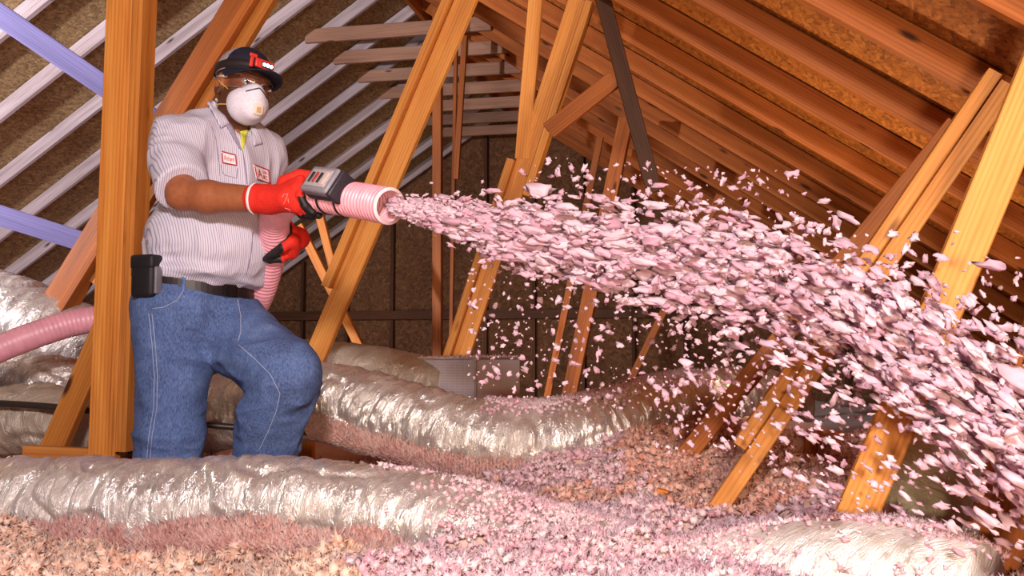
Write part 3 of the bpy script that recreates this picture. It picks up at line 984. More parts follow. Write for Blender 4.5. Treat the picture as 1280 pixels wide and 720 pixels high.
def ell(c, r, R=np.eye(3), cut=None):
    """R rows: the ellipsoid's own axes"""
    c = np.array(c, float); r = np.array(r, float); R = np.array(R, float)
    def fn(X, Y, Z):
        q = [((X - c[0]) * R[i, 0] + (Y - c[1]) * R[i, 1] + (Z - c[2]) * R[i, 2]) for i in range(3)]
        k0 = np.sqrt(sum((q[i] / r[i]) ** 2 for i in range(3)))
        k1 = np.sqrt(sum((q[i] / r[i] ** 2) ** 2 for i in range(3))) + 1e-9
        v = k0 * (k0 - 1) / k1
        if cut is not None:
            cc, n = cut
            v = np.maximum(v, (X - cc[0]) * n[0] + (Y - cc[1]) * n[1] + (Z - cc[2]) * n[2])
        return v
    m = r.max()
    return fn, c - m, c + m

def man_part(name, V, faces, m, parent, smooth=True, mats=None, mi=None):
    me = mesh_np(name, V, faces, None, smooth)
    for mm in (mats or [m]): me.materials.append(mm)
    if mi is not None: me.polygons.foreach_set('material_index', np.asarray(mi, dtype=np.int32))
    o = bpy.data.objects.new(name, me)
    COL.objects.link(o); o.parent = parent
    return o

def bvh_of(V, Q):
    return BVHTree.FromPolygons([tuple(v) for v in V], [tuple(int(i) for i in q) for q in Q])
CAM_L = MAN_M.inverted() @ Vector((0, 0, CAM_Z))
def cast(px, py, bvhs):
    d = (MAN_M.inverted().to_3x3() @ ray(px, py)).normalized()
    best = None
    for b in bvhs:
        h = b.ray_cast(CAM_L, d)
        if h[0] is not None and (best is None or h[3] < best[3]): best = h
    return best

def decal(name, corners, m, bvhs, parent, off=0.0025, nx=8, ny=8, thick=0.0015, inset=None):
    """cloth patch sewn onto the surface: corners tl, tr, br, bl in pixels"""
    tl, tr, br, bl = [np.array(c, float) for c in corners]
    qs = []; hits = []
    for j in range(ny + 1):
        for i in range(nx + 1):
            u, w = i / nx, j / ny
            q = (tl * (1 - u) + tr * u) * (1 - w) + (bl * (1 - u) + br * u) * w
            qs.append(q); hits.append(cast(q[0], q[1], bvhs))
    ok = [i for i, h in enumerate(hits) if h is not None]
    base = []
    for i, h in enumerate(hits):
        src = h if h is not None else hits[min(ok, key=lambda k_: np.sum((qs[k_] - qs[i]) ** 2))]
        n = src[1] if src[1].dot(CAM_L - src[0]) > 0 else -src[1]
        pt = src[0] if h is not None else CAM_L + (MAN_M.inverted().to_3x3() @ ray(*qs[i])).normalized() * (src[0] - CAM_L).length
        base.append((pt, n))
    V = [pt + n * (off - 0.004) for pt, n in base] + [pt + n * (off + thick) for pt, n in base]
    k = (nx + 1) * (ny + 1)
    F_ = []
    for j in range(ny):
        for i in range(nx):
            a = j * (nx + 1) + i
            F_.append([a + k, a + k + nx + 1, a + k + nx + 2, a + k + 1]); F_.append([a, a + 1, a + nx + 2, a + nx + 1])
    rim = [i for i in range(nx + 1)] + [(j + 1) * (nx + 1) - 1 for j in range(1, ny + 1)] + [ny * (nx + 1) + i for i in range(nx - 1, -1, -1)] + [j * (nx + 1) for j in range(ny - 1, 0, -1)]
    for a, b in zip(rim, rim[1:] + rim[:1]): F_.append([a, a + k, b + k, b])
    return man_part(name, [v[:] for v in V], F_, m, parent)

def seam(name, pix, r, m, bvhs, parent, off=0.001, dash=None, closed=False):
    pts = []
    pp = [np.array(p, float) for p in pix]
    if closed: pp.append(pp[0])
    for a, b in zip(pp, pp[1:]):
        n = max(2, int(np.linalg.norm(b - a) / 2.0))
        for t in np.arange(n) / n:
            q = a + (b - a) * t; h = cast(q[0], q[1], bvhs)
            if h: pts.append(h[0] + (h[1] if h[1].dot(CAM_L - h[0]) > 0 else -h[1]) * off)
    if len(pts) < 3: return None
    vs, fs = sweep(pts, r, 6)
    return man_part(name, [v[:] for v in vs], fs, m, parent)

# ---- materials of the worker
M_SKIN = plain('skin', (154, 90, 58), 0.5, 0, 0.35, bumpiness=0.15, bscale=60)
M_STUBBLE = plain('stubble', (98, 58, 40), 0.7, 0, 0.2, bumpiness=0.3, bscale=300)
def shirt_mat():
    def build(nt, b):
        tc = nd(nt, 'ShaderNodeTexCoord')
        dt = nd(nt, 'ShaderNodeVectorMath', operation='DOT_PRODUCT')
        dt.inputs[1].default_value = (0.80, 0.60, 0.10)
        nt.links.new(tc.outputs['Object'], dt.inputs[0])
        mu = nd(nt, 'ShaderNodeMath', operation='MULTIPLY'); mu.inputs[1].default_value = 2 * math.pi / 0.0066
        nt.links.new(dt.outputs['Value'], mu.inputs[0])
        sn = nd(nt, 'ShaderNodeMath', operation='SINE'); nt.links.new(mu.outputs[0], sn.inputs[0])
        c = ramp(nt, sn.outputs[0], [(0.0, s2l((210, 203, 217))), (0.55, s2l((205, 197, 213))), (0.75, s2l((156, 148, 178)))])
        nt.links.new(c, b.inputs['Base Color'])
        b.inputs['Roughness'].default_value = 0.8; b.inputs['Specular IOR Level'].default_value = 0.2
        n = noise_tex(nt, tc.outputs['Object'], 55, 3, 0.6)
        bump(nt, b, n, 0.2, 0.006)
    return mat('striped_shirt', build)
M_SHIRT = shirt_mat()
def denim_mat():
    def build(nt, b):
        v = coords(nt, (1, 1, 1), False)
        n = noise_tex(nt, v, 7, 5, 0.65)
        n2 = noise_tex(nt, coords(nt, (260, 260, 90), False), 1.0, 2, 0.6)
        c = ramp(nt, n, [(0.3, s2l((44, 60, 104))), (0.55, s2l((74, 98, 150))), (0.75, s2l((122, 144, 190)))])
        c = mixc(nt, 0.35, c, ramp(nt, n2, [(0.3, s2l((38, 52, 92))), (0.7, s2l((140, 158, 202)))]))
        nt.links.new(c, b.inputs['Base Color'])
        b.inputs['Roughness'].default_value = 0.85; b.inputs['Specular IOR Level'].default_value = 0.15
        bump(nt, b, n2, 0.25, 0.002)
    return mat('denim', build)
M_DENIM = denim_mat()
M_DENIM_ST = plain('denim_stitch', (150, 158, 190), 0.8)
M_RED = plain('glove_red', (214, 44, 34), 0.7, 0, 0.25, bumpiness=0.35, bscale=220)
M_BLACK = plain('rubber_black', (30, 24, 26), 0.55, 0, 0.4)
M_WHITE = plain('cloth_white', (232, 222, 226), 0.7, 0, 0.25)
M_NAVY = plain('cap_navy', (34, 34, 52), 0.7, 0, 0.3, bumpiness=0.3, bscale=200)
M_MESHW = plain('cap_mesh', (176, 160, 164), 0.8, bumpiness=0.6, bscale=240)
M_MASK = plain('mask_white', (226, 218, 232), 0.75, 0, 0.25, bumpiness=0.1, bscale=160)
M_YELLOW = plain('tshirt_yellow', (206, 204, 70), 0.8)
M_STRAP = plain('elastic_yellow', (206, 170, 84), 0.6)
M_PATCH = plain('patch_white', (240, 222, 226), 0.7)
M_PATCHR = plain('patch_red', (176, 40, 62), 0.7)

TA = math.radians(40)
SD = np.array([math.cos(TA), math.sin(TA), 0]); FR = np.array([math.sin(TA), -math.cos(TA), 0]); UPV = np.array([0, 0, 1.0])
TR = np.stack([SD, FR, UPV])

# ---- joints
R_SH, R_EL, R_WR = Lc(220, 180, -0.13), Lc(228, 243, -0.27), Lc(330, 249, -0.34)
L_SH, L_EL, L_WR = Lc(330, 196, 0.12), Lc(312, 268, 0.20), Lc(356, 294, 0.03)
NECK = Lc(284, 166, 0.02)
R_HIP, R_KN, R_AN = Lc(220, 392, -0.06), Lc(212, 545, -0.09), Lc(204, 694, -0.04)
L_HIP, L_KN, L_AN = Lc(272, 396, 0.06), Lc(356, 468, -0.18), Lc(322, 606, -0.06)

# ---- head frame
hy = math.radians(40); hp = math.radians(-3); hr = math.radians(8)
HM = Matrix.Rotation(hy, 3, 'Z') @ Matrix.Rotation(hr, 3, 'Y') @ Matrix.Rotation(-hp, 3, 'X') @ Matrix(((1, 0, 0), (0, -1, 0), (0, 0, 1)))
HM = np.array(HM)                    # columns: his left, front, up
HR = HM.T
HC = Lc(303, 113, -0.01)
def H(x, y, z): return HC + HM @ np.array([x, y, z], float)

person = empty('person', MAN_O, YAW, 'worker in striped shirt, jeans, cap and white respirator, aiming the pink hose', 'person')

# ---- body: one skin from head to feet
lo = np.array([-0.42, -0.62, -0.02]); hi = np.array([0.55, 0.45, 1.95])
b = Vol(lo, hi, 0.0055)
b.add(ell(H(0, -0.015, 0.03), (0.077, 0.097, 0.088), HR), 0.02)
b.add(ell(H(0, 0.028, -0.03), (0.064, 0.068, 0.085), HR), 0.03)
b.add(ell(H(0, 0.034, -0.078), (0.05, 0.052, 0.042), HR), 0.03)
for sx in (-1, 1):
    b.add(ell(H(sx * 0.040, 0.062, -0.018), (0.026, 0.026, 0.022), HR), 0.02)
    b.add(ell(H(sx * 0.080, -0.008, -0.006), (0.010, 0.024, 0.034), HR), 0.008)
b.add(ell(H(0, 0.080, 0.026), (0.050, 0.020, 0.013), HR), 0.015)
b.add(rc(H(0, 0.092, 0.012), H(0, 0.114, -0.03), 0.009, 0.015), 0.012)
for sx in (-1, 1):
    b.add(ell(H(sx * 0.031, 0.100, 0.007), (0.017, 0.014, 0.011), HR), 0.008, sub=True)
    b.add(ell(H(sx * 0.086, -0.002, -0.004), (0.006, 0.012, 0.018), HR), 0.006, sub=True)
b.add(rc(H(0, -0.028, -0.06), NECK + np.array([0, 0.02, -0.02]), 0.060, 0.068), 0.03)
b.add(ell(Lc(272, 214, 0.02), (0.17, 0.11, 0.15), TR), 0.05)
b.add(ell(Lc(257, 300, 0.0), (0.16, 0.15, 0.15), TR), 0.06)
b.add(ell(Lc(243, 372, 0.0), (0.15, 0.12, 0.11), TR), 0.05)
b.add(rc(R_SH, L_SH, 0.05, 0.05), 0.04)
for sh, el, wr, kk in ((R_SH, R_EL, R_WR, 1.0), (L_SH, L_EL, L_WR, 0.85)):
    b.add(rc(sh, el, 0.056 * kk, 0.048 * kk), 0.03)
    mid = el + (wr - el) * 0.32 + np.array([0, 0, -0.004])
    b.add(rc(el, mid, 0.046 * kk, 0.049 * kk), 0.02)
    b.add(rc(mid, wr, 0.049 * kk, 0.036 * kk), 0.02)
    b.add(rc(wr, wr + (wr - el) / np.linalg.norm(wr - el) * 0.05, 0.034 * kk, 0.03 * kk), 0.015)
for hpj, kn, an in ((R_HIP, R_KN, R_AN), (L_HIP, L_KN, L_AN)):
    b.add(rc(hpj, kn, 0.095, 0.062), 0.04); b.add(rc(kn, an, 0.062, 0.042), 0.03)
    b.add(rc(an, an + np.array([0.05, -0.09, -0.07]), 0.04, 0.035), 0.03)
V, Q = b.mesh()
fc = V[Q].mean(1)
hcoord = (fc - HC) @ HM
stub = (hcoord[:, 2] < -0.012) & (hcoord[:, 2] > -0.14) & (hcoord[:, 1] > -0.03 + 0.25 * (hcoord[:, 2] + 0.012)) & (np.abs(hcoord[:, 0]) < 0.1)
BV_BODY = bvh_of(V, Q)
body = man_part('body', V, Q, M_SKIN, person, mats=[M_SKIN, M_STUBBLE], mi=stub.astype(int))
for sx in (-1, 1):
    ev, ef = ICO3
    e = man_part('eye', [H(sx * 0.031, 0.0815, 0.007) + p * 0.0125 for p in ev], ef, plain('eye_white', (170, 150, 140), 0.2), person)
    gz = H(sx * 0.031 + 0.002, 0.0915, 0.006)
    man_part('iris', [gz + p * 0.0072 for p in ev], ef, plain('eye_dark', (40, 26, 20), 0.15), e)
    pts = [Vector(H(sx * 0.031 + t, 0.0975 - 9 * t * t, 0.030 + 0.003 * math.cos(t * 80))) for t in np.linspace(-0.02, 0.02, 9)]
    vs, fs = sweep(pts, lambda s: 0.0035, 8)
    man_part('eyebrow', [v[:] for v in vs], fs, M_STUBBLE, person)

# ---- shirt
def fold(V, N, amp, f1, f2, seed, ax=(1, 1, 1)):
    q = V * np.array(ax)
    w = np.stack([vnoise(q * 3 + 11, seed), vnoise(q * 3 + 31, seed + 1), vnoise(q * 3 + 57, seed + 2)], 1) * 0.5
    a = vnoise((q + w * 0.15) * f1, seed + 3); c = vnoise((q + w * 0.1) * f2, seed + 4)
    return V + N * ((1 - 2 * np.abs(a)) * amp + (1 - 2 * np.abs(c)) * amp * 0.4)[:, None]

s = Vol(lo, hi, 0.0055)
s.add(ell(Lc(270, 218, 0.02), (0.200, 0.150, 0.160), TR), 0.05)
s.add(ell(Lc(262, 300, 0.0) + FR * 0.024, (0.200, 0.196, 0.155), TR), 0.08)
s.add(ell(Lc(243, 345, 0.0) + FR * 0.005, (0.190, 0.176, 0.085), TR), 0.06)
s.add(rc(R_SH + [0.02, 0, 0.0], L_SH, 0.078, 0.072), 0.05)
s.add(rc(Lc(280, 158, 0.03), R_SH + [0.03, 0, 0.015], 0.068, 0.062), 0.05)
s.add(rc(Lc(292, 164, 0.04), L_SH + [-0.02, 0, 0.01], 0.066, 0.058), 0.05)
arm = (R_EL - R_SH) / np.linalg.norm(R_EL - R_SH)
hem = R_SH + arm * 0.215
hn = arm * 0.9 + np.array([0.22, -0.1, 0.1]); hn /= np.linalg.norm(hn)
s.add(rc(R_SH, R_EL + arm * 0.03, 0.078, 0.075, (hem, hn)), 0.03)
arm2 = (L_EL - L_SH) / np.linalg.norm(L_EL - L_SH)
s.add(rc(L_SH, L_EL, 0.072, 0.066, (L_SH + arm2 * 0.19, arm2)), 0.03)
# neck opening and V
s.add(rc(Lc(290, 166, -0.01), Lc(298, 118, -0.03), 0.062, 0.080), 0.012, sub=True)
s.add(rc(NECK + FR * 0.16 + [0, 0, -0.03], NECK + FR * 0.06 + [0, 0, 0.06], 0.012, 0.05), 0.015, sub=True)
def tilt_cut(vol, c, keep_above):
    n = np.array([0.20, -0.03, 1.0]); n /= np.linalg.norm(n)
    ax_ = [vol.lo[i] + vol.h * np.arange(vol.n[i]) for i in range(3)]
    v = (ax_[0] - c[0])[:, None, None] * n[0] + (ax_[1] - c[1])[None, :, None] * n[1] + (ax_[2] - c[2])[None, None, :] * n[2]
    vol.d = np.maximum(vol.d, (-v if keep_above else v).astype(np.float32))
tilt_cut(s, Lc(243, 348, 0.0), True)
V, Q = s.mesh()
N = vnormals(V, Q)
arml = np.clip(1 - np.linalg.norm(V - (R_SH + arm * 0.12), axis=1) / 0.2, 0, 1)
waist = np.clip((1.17 - V[:, 2]) / 0.10, 0, 1) * np.clip((V[:, 2] + 0.2 * V[:, 0] - 1.05) / 0.03, 0, 1)
low = fold(V, N, 0.013, 6.0, 15, 3, (1.25, 1.25, 0.7))
wst = fold(V, N, 0.024, 9, 22, 9, (0.5, 0.5, 1.4))
calm = 1 - 0.85 * np.clip(1.6 * (1 - np.linalg.norm(V - hem, axis=1) / 0.17), 0, 1)
V = V + ((low - V) + (wst - V) * (np.clip(waist + arml * 0.5, 0, 1))[:, None]) * calm[:, None]
BV_SHIRT = bvh_of(V, Q)
shirt = man_part('shirt', V, Q, M_SHIRT, person)

# sleeve hem, placket, pocket, patches, collar, undershirt
decal('undershirt', [(300, 164), (310, 162), (303.5, 188), (302.5, 188)], M_YELLOW, [BV_SHIRT, BV_BODY], person, 0.002, 4, 10)
seam('placket', [(303, 186), (306, 205), (308, 222), (309, 232)], 0.0016, plain('thread_grey', (128, 116, 146), 0.8), [BV_SHIRT], shirt, 0.0002)
seam('placket', [(316, 290), (314, 315), (310, 335), (307, 345)], 0.0016, MATS['thread_grey'], [BV_SHIRT], shirt, 0.0002)
seam('shoulder_seam', [(262, 150), (270, 175), (274, 205), (275, 222)], 0.0013, MATS['thread_grey'], [BV_SHIRT], shirt, 0.0)
seam('pocket_edge', [(276, 206), (277, 214), (281, 219), (289, 221), (296, 223), (297, 208)], 0.0011, MATS['thread_grey'], [BV_SHIRT], shirt, 0.0)
def patch(corners, rows):
    p = decal('name_patch', corners, M_PATCH, [BV_SHIRT], shirt, 0.002, 8, 6)
    seam('patch_border', corners, 0.0020, M_PATCHR, [BV_SHIRT], p, 0.0045, closed=True)
    tl, tr, br, bl = [np.array(c, float) for c in corners]
    for txt, x0, y0, hgt, wid in rows:
        cu = bpy.data.curves.new('lettering', 'FONT'); cu.body = txt; cu.size = 1.0; cu.resolution_u = 2; cu.shear = 0.25 if len(txt) > 3 else 0
        cu.offset = 0.012
        tmp = bpy.data.objects.new('lettering', cu)
        me = bpy.data.meshes.new_from_object(tmp)
        bpy.data.objects.remove(tmp)
        co = np.array([v.co[:] for v in me.vertices]); mn, mx = co.min(0), co.max(0)
        out = []
        for c in co:
            u = x0 + wid * (c[0] - mn[0]) / (mx[0] - mn[0]); w = y0 + hgt * (1 - (c[1] - mn[1]) / (mx[1] - mn[1]))
            q = (tl * (1 - u) + tr * u) * (1 - w) + (bl * (1 - u) + br * u) * w
            h = cast(q[0], q[1], [BV_SHIRT])
            nrm = h[1] if h[1].dot(CAM_L - h[0]) > 0 else -h[1]
            out.append((h[0] + nrm * 0.0048)[:])
        man_part('lettering', out, [list(f.vertices) for f in me.polygons], M_PATCHR, p, smooth=False)
        bpy.data.meshes.remove(me)
patch([(276.5, 189.5), (294, 194), (295.5, 207), (278, 203.5)], [('Richard', 0.12, 0.30, 0.42, 0.74)])
patch([(316.5, 206), (335, 213), (336.5, 229), (320.5, 224)], [('A', 0.10, 0.22, 0.6, 0.36), ('IR', 0.52, 0.22, 0.22, 0.36), ('E', 0.50, 0.55, 0.28, 0.34)])

for q in ([(259, 131), (269, 126), (291, 153), (275, 161)], [(313, 158), (319, 162), (326, 180), (316, 183)]):
    decal('collar', q, M_SHIRT, [BV_SHIRT], shirt, 0.007, 8, 6, 0.003)
decal('lapel', [(277, 148), (288, 154), (302, 188), (299, 186)], plain('lapel_grey', (150, 140, 160), 0.8), [BV_SHIRT], shirt, 0.004, 4, 8, 0.002)

# ---- jeans
j = Vol(lo, hi, 0.0055)
j.add(ell(Lc(243, 378, 0.0), (0.188, 0.170, 0.115), TR), 0.03)
j.add(rc(R_HIP, R_KN, 0.132, 0.092), 0.05)
j.add(rc(R_KN, R_AN, 0.092, 0.098), 0.03)
j.add(rc(L_HIP, L_KN, 0.130, 0.098), 0.05)
j.add(rc(L_KN, L_AN, 0.098, 0.084), 0.03)
for an, kn in ((R_AN, R_KN), (L_AN, L_KN)):
    pass
tilt_cut(j, Lc(243, 359, 0.0), False)
V, Q = j.mesh(); N = vnormals(V, Q)
def near(c, r): return np.clip(1 - np.linalg.norm(V - c, axis=1) / r, 0, 1)
w = near(L_KN + [-0.05, 0.05, -0.05], 0.22) * 1.5 + near((R_HIP + L_HIP) / 2 + [0, -0.08, -0.05], 0.2) + near(R_KN, 0.2) * 0.9 + near(L_AN, 0.25) + near(R_AN, 0.3)
soft = fold(V, N, 0.010, 5, 13, 40, (1.2, 1.2, 0.6))
hard = fold(V, N, 0.022, 8, 19, 50, (0.75, 0.75, 1.5))
V = soft + (hard - V) * np.clip(w, 0, 1)[:, None]
BV_JEANS = bvh_of(V, Q)
jeans = man_part('jeans', V, Q, M_DENIM, person)
for off in (0, 4):
    seam('side_seam', [(186 + off, 392), (190 + off, 430), (193 + off, 470), (192 + off, 510), (186 + off, 545), (183 + off, 580)], 0.0014, M_DENIM_ST, [BV_JEANS], jeans, 0.0002)
seam('pocket_seam', [(190, 386), (205, 384), (222, 375), (231, 360), (232, 352)], 0.0015, M_DENIM_ST, [BV_JEANS], jeans, 0.0002)
seam('fly_seam', [(297, 374), (301, 395), (301, 415), (297, 428)], 0.0016, M_DENIM_ST, [BV_JEANS], jeans, 0.0002)
seam('inner_seam', [(297, 430), (318, 448), (338, 468), (350, 492), (345, 515), (335, 540), (322, 566)], 0.0015, M_DENIM_ST, [BV_JEANS], jeans, 0.0002)

# ---- belt with buckle, loops, pouch
def belt_pt(th, out=0.0):
    c = Lc(243, 353, 0.0)
    q = SD * math.cos(th) * (0.192 + out) + FR * math.sin(th) * (0.178 + out)
    return c + q - UPV * (0.20 * q[0] - 0.03 * q[1])
V = []; n = 72
for i in range(n):
    th = 2 * math.pi * i / n
    for o_, z in ((0, -0.02), (0.006, -0.02), (0.006, 0.02), (0, 0.02)):
        V.append(belt_pt(th, o_) + UPV * z)
F_ = [[i * 4 + k, ((i + 1) % n) * 4 + k, ((i + 1) % n) * 4 + (k + 1) % 4, i * 4 + (k + 1) % 4] for i in range(n) for k in range(4)]
belt = man_part('belt', V, F_, plain('leather_black', (34, 24, 26), 0.45, 0, 0.4), person, smooth=False)
def oriented(me_bm, name, m, parent, c, X, Y, Z, smooth=False):
    mm = np.array([X, Y, Z]).T
    vs = [np.array(c) + mm @ np.array(v.co[:]) for v in me_bm.verts]; me_bm.verts.index_update()
    fs = [[v.index for v in f.verts] for f in me_bm.faces]; me_bm.free()
    return man_part(name, vs, fs, m, parent, smooth)
thb = math.radians(78)
dirb = SD * math.cos(thb) + FR * math.sin(thb); tanb = np.cross(UPV, dirb)
oriented(rbox(0.05, 0.008, 0.038, 0.006), 'buckle', plain('buckle_dark', (60, 54, 56), 0.3, 0.8), belt, belt_pt(thb, 0.012), tanb, -dirb, UPV)
for t in (20, 120, 165, 215):
    tt = math.radians(t); dv = SD * math.cos(tt) + FR * math.sin(tt); tg = np.cross(UPV, dv)
    oriented(rbox(0.012, 0.005, 0.052, 0.002), 'belt_loop', M_DENIM, jeans, belt_pt(tt, 0.009), tg, -dv, UPV)
tp = math.radians(196); dv = SD * math.cos(tp) + FR * math.sin(tp); tg = np.cross(UPV, dv)
pc = Lc(183, 346, -0.19)
X_, Y_ = np.array([0.93, -0.36, 0]), np.array([0.36, 0.93, 0])
pouch = oriented(rbox(0.085, 0.05, 0.13, 0.014), 'pouch', plain('pouch_black', (24, 20, 24), 0.6, bumpiness=0.3, bscale=120), person, pc, X_, Y_, UPV, True)
oriented(rbox(0.088, 0.054, 0.045, 0.010), 'pouch_flap', MATS['pouch_black'], pouch, pc + UPV * 0.046, X_, Y_, UPV, True)
oriented(rbox(0.010, 0.03, 0.085, 0.004), 'pouch_clip', plain('grey_plastic', (112, 108, 116), 0.4), pouch, pc + X_ * 0.046 - UPV * 0.012, X_, Y_, UPV, True)

# ---- boots
for an, sole, nm in ((R_AN, 0.012, 'boot'), (L_AN, None, 'boot')):
    toe = np.array([0.60, -0.80, 0.0])
    bt = Vol(an - 0.32, an + 0.32, 0.007)
    z0 = max(0.02, an[2] - 0.11) if sole is None else 0.02
    heel = np.array([an[0], an[1], z0 + 0.045])
    bt.add(rc(an + [0, 0, 0.03], heel, 0.060, 0.05), 0.02)
    bt.add(rc(heel, heel + toe * 0.17 + [0, 0, -0.005], 0.047, 0.042), 0.03)
    sole_cut = (np.array([0, 0, z0]), np.array([0, 0, -1.0]))
    bt.add(rc(heel + [0, 0, -0.03], heel + toe * 0.18 + [0, 0, -0.03], 0.05, 0.047, sole_cut), 0.01)
    bt.d = np.maximum(bt.d, (z0 - (bt.lo[2] + bt.h * np.arange(bt.n[2])))[None, None, :].astype(np.float32))
    V, Q = bt.mesh()
    man_part('boot', V, Q, plain('boot_brown', (86, 60, 40), 0.6), person)

# ---- cap
def hpts(pts): return [H(*p) for p in pts]
c = Vol(HC - 0.22, HC + 0.26, 0.004)
top_c = H(0, -0.012, 0.058)
c.add(ell(top_c, (0.089, 0.110, 0.090), HR, (H(0, 0, 0.043), -HM[:, 2])), 0.004)
c.add(ell(top_c, (0.083, 0.104, 0.084), HR), 0.004, sub=True)
V, Q = c.mesh(); N = vnormals(V, Q)
hc = (V[Q].mean(1) - HC) @ HM
cap = man_part('cap', V, Q, M_NAVY, person, mats=[M_NAVY, M_MESHW], mi=((hc[:, 1] < 0.026)).astype(int))
Vb = []; nb, nr = 36, 10
for lay in (0, 1):
    for i in range(nb + 1):
        ph = math.radians(-82 + 164 * i / nb)
        x0, y0 = 0.086 * math.sin(ph), -0.012 + 0.107 * math.cos(ph)
        ext = 0.122 * max(0.0, math.cos(ph * 0.98)) ** 0.55
        for k in range(nr + 1):
            f = k / nr
            x, y = x0 * (1 + 0.02 * f), y0 + ext * f
            z = 0.048 - 0.022 * f - 1.7 * x * x * (0.4 + 0.6 * f) + (0.0035 if lay else 0)
            Vb.append(H(x, y, z))
kk = (nb + 1) * (nr + 1); Fb = []
for i in range(nb):
    for k in range(nr):
        a = i * (nr + 1) + k
        Fb.append([a, a + 1, a + nr + 2, a + nr + 1]); Fb.append([a + kk, a + kk + nr + 1, a + kk + nr + 2, a + kk + 1])
    a = i * (nr + 1) + nr; Fb.append([a, a + kk, a + kk + nr + 1, a + nr + 1])
man_part('cap_brim', Vb, Fb, M_NAVY, cap)
bv, bf = ICO2
man_part('cap_button', [H(0, -0.012, 0.149) + p * 0.007 for p in bv], bf, M_NAVY, cap)
# headlamp: strap round the crown, red housing, three lit LEDs
Vs = []; n = 64
for i in range(n):
    th = 2 * math.pi * i / n
    for o_, z in ((0.0, -0.013), (0.004, -0.013), (0.004, 0.013), (0.0, 0.013)):
        Vs.append(H((0.0885 + o_) * math.cos(th), -0.012 + (0.1095 + o_) * math.sin(th), 0.058 + 0.008 * math.sin(th) + z))
lamp = man_part('headlamp', Vs, [[i * 4 + k, ((i + 1) % n) * 4 + k, ((i + 1) % n) * 4 + (k + 1) % 4, i * 4 + (k + 1) % 4] for i in range(n) for k in range(4)],
                plain('strap_black', (38, 26, 26), 0.7), person)
lx, ly, lz = HM[:, 0], HM[:, 1], HM[:, 2]
lc = H(0.006, 0.118, 0.068)
oriented(rbox(0.070, 0.026, 0.036, 0.010), 'lamp_housing', plain('lamp_dark', (52, 30, 34), 0.4), lamp, lc, lx, ly, lz, True)
oriented(rbox(0.066, 0.010, 0.030, 0.005), 'lamp_bezel', plain('lamp_red', (206, 52, 44), 0.4), lamp, lc + ly * 0.011, lx, ly, lz, True)
oriented(rbox(0.040, 0.006, 0.020, 0.003), 'lamp_window', plain('lamp_glass', (60, 56, 66), 0.2), lamp, lc + ly * 0.0165 + lx * 0.008 - lz * 0.002, lx, ly, lz, True)
oriented(rbox(0.012, 0.008, 0.042, 0.003), 'lamp_bracket', MATS['lamp_red'], lamp, lc + ly * 0.004 - lx * 0.042 + lz * 0.002, lx, ly, lz, True)
oriented(rbox(0.026, 0.008, 0.012, 0.003), 'lamp_bracket', MATS['lamp_red'], lamp, lc + ly * 0.006 - lx * 0.040 + lz * 0.020, lx, ly, lz, True)
M_LED = plain('led_white', (255, 255, 255), 0.3, emit=((235, 245, 255), 14.0))
for q in (-0.012, 0.0, 0.012):
    man_part('led', [lc + ly * 0.020 + lx * (0.008 + q) - lz * 0.002 + HM @ (p * np.array([0.0056, 0.003, 0.0056])) for p in bv], bf, M_LED, lamp)

# ---- respirator
mk = Vol(HC - 0.2, HC + 0.22, 0.0035)
mc = H(0.0, 0.062, -0.060)
mk.add(ell(mc, (0.068, 0.072, 0.066), HR, (H(0, 0.046, 0), -HM[:, 1])), 0.004)
mk.add(ell(H(0, 0.110, -0.024), (0.022, 0.024, 0.026), HR), 0.03)
mk.add(ell(H(0, 0.116, -0.080), (0.030, 0.020, 0.030), HR), 0.03)
V, Q = mk.mesh()
BV_MASK = bvh_of(V, Q)
mask = man_part('respirator', V, Q, M_MASK, person)
def on_mask(x, z, off):
    o = Vector(H(x, 0.30, z)); d = Vector(-HM[:, 1])
    h = BV_MASK.ray_cast(o, d)
    return h[0] + h[1] * off if h[0] is not None else Vector(H(x, 0.1, z))
pts = [on_mask(x, -0.014 - abs(x) * 0.55, 0.0006) for x in np.linspace(-0.036, 0.036, 17)]
vs, fs = sweep(pts, 0.0022, 8)
man_part('nose_clip', [v[:] for v in vs], fs, plain('clip_dark', (58, 54, 74), 0.4, 0.4), mask)
vc = on_mask(0.006, -0.085, 0.002)
n_ = (np.array(vc[:]) - mc); n_ /= np.linalg.norm(n_)
vx = np.cross(n_, UPV); vx /= -np.linalg.norm(vx); vz = np.cross(vx, n_)
if vz[2] < 0: vz = -vz
oriented(rbox(0.034, 0.010, 0.036, 0.006), 'exhale_valve', plain('valve_cream', (232, 216, 200), 0.5), mask, np.array(vc[:]), vx, n_, vz, True)
oriented(rbox(0.016, 0.004, 0.018, 0.002), 'valve_print', plain('valve_tan', (206, 164, 120), 0.6), mask, np.array(vc[:]) + n_ * 0.0045, vx, n_, vz)
for a_, b_ in (((-0.060, 0.056, -0.030), (-0.080, -0.03, 0.026)), ((-0.060, 0.056, -0.075), (-0.070, -0.03, -0.072)),
               ((0.060, 0.056, -0.030), (0.080, -0.03, 0.026))):
    m_ = tuple((np.array(a_) + np.array(b_)) / 2 + np.array([0.012 * np.sign(a_[0]), 0, 0]))
    vs, fs = sweep(catmull([Vector(H(*a_)), Vector(H(*m_)), Vector(H(*b_))], 0.006), 0.0022, 6)
    man_part('elastic_strap', [v[:] for v in vs], fs, M_STRAP, mask)

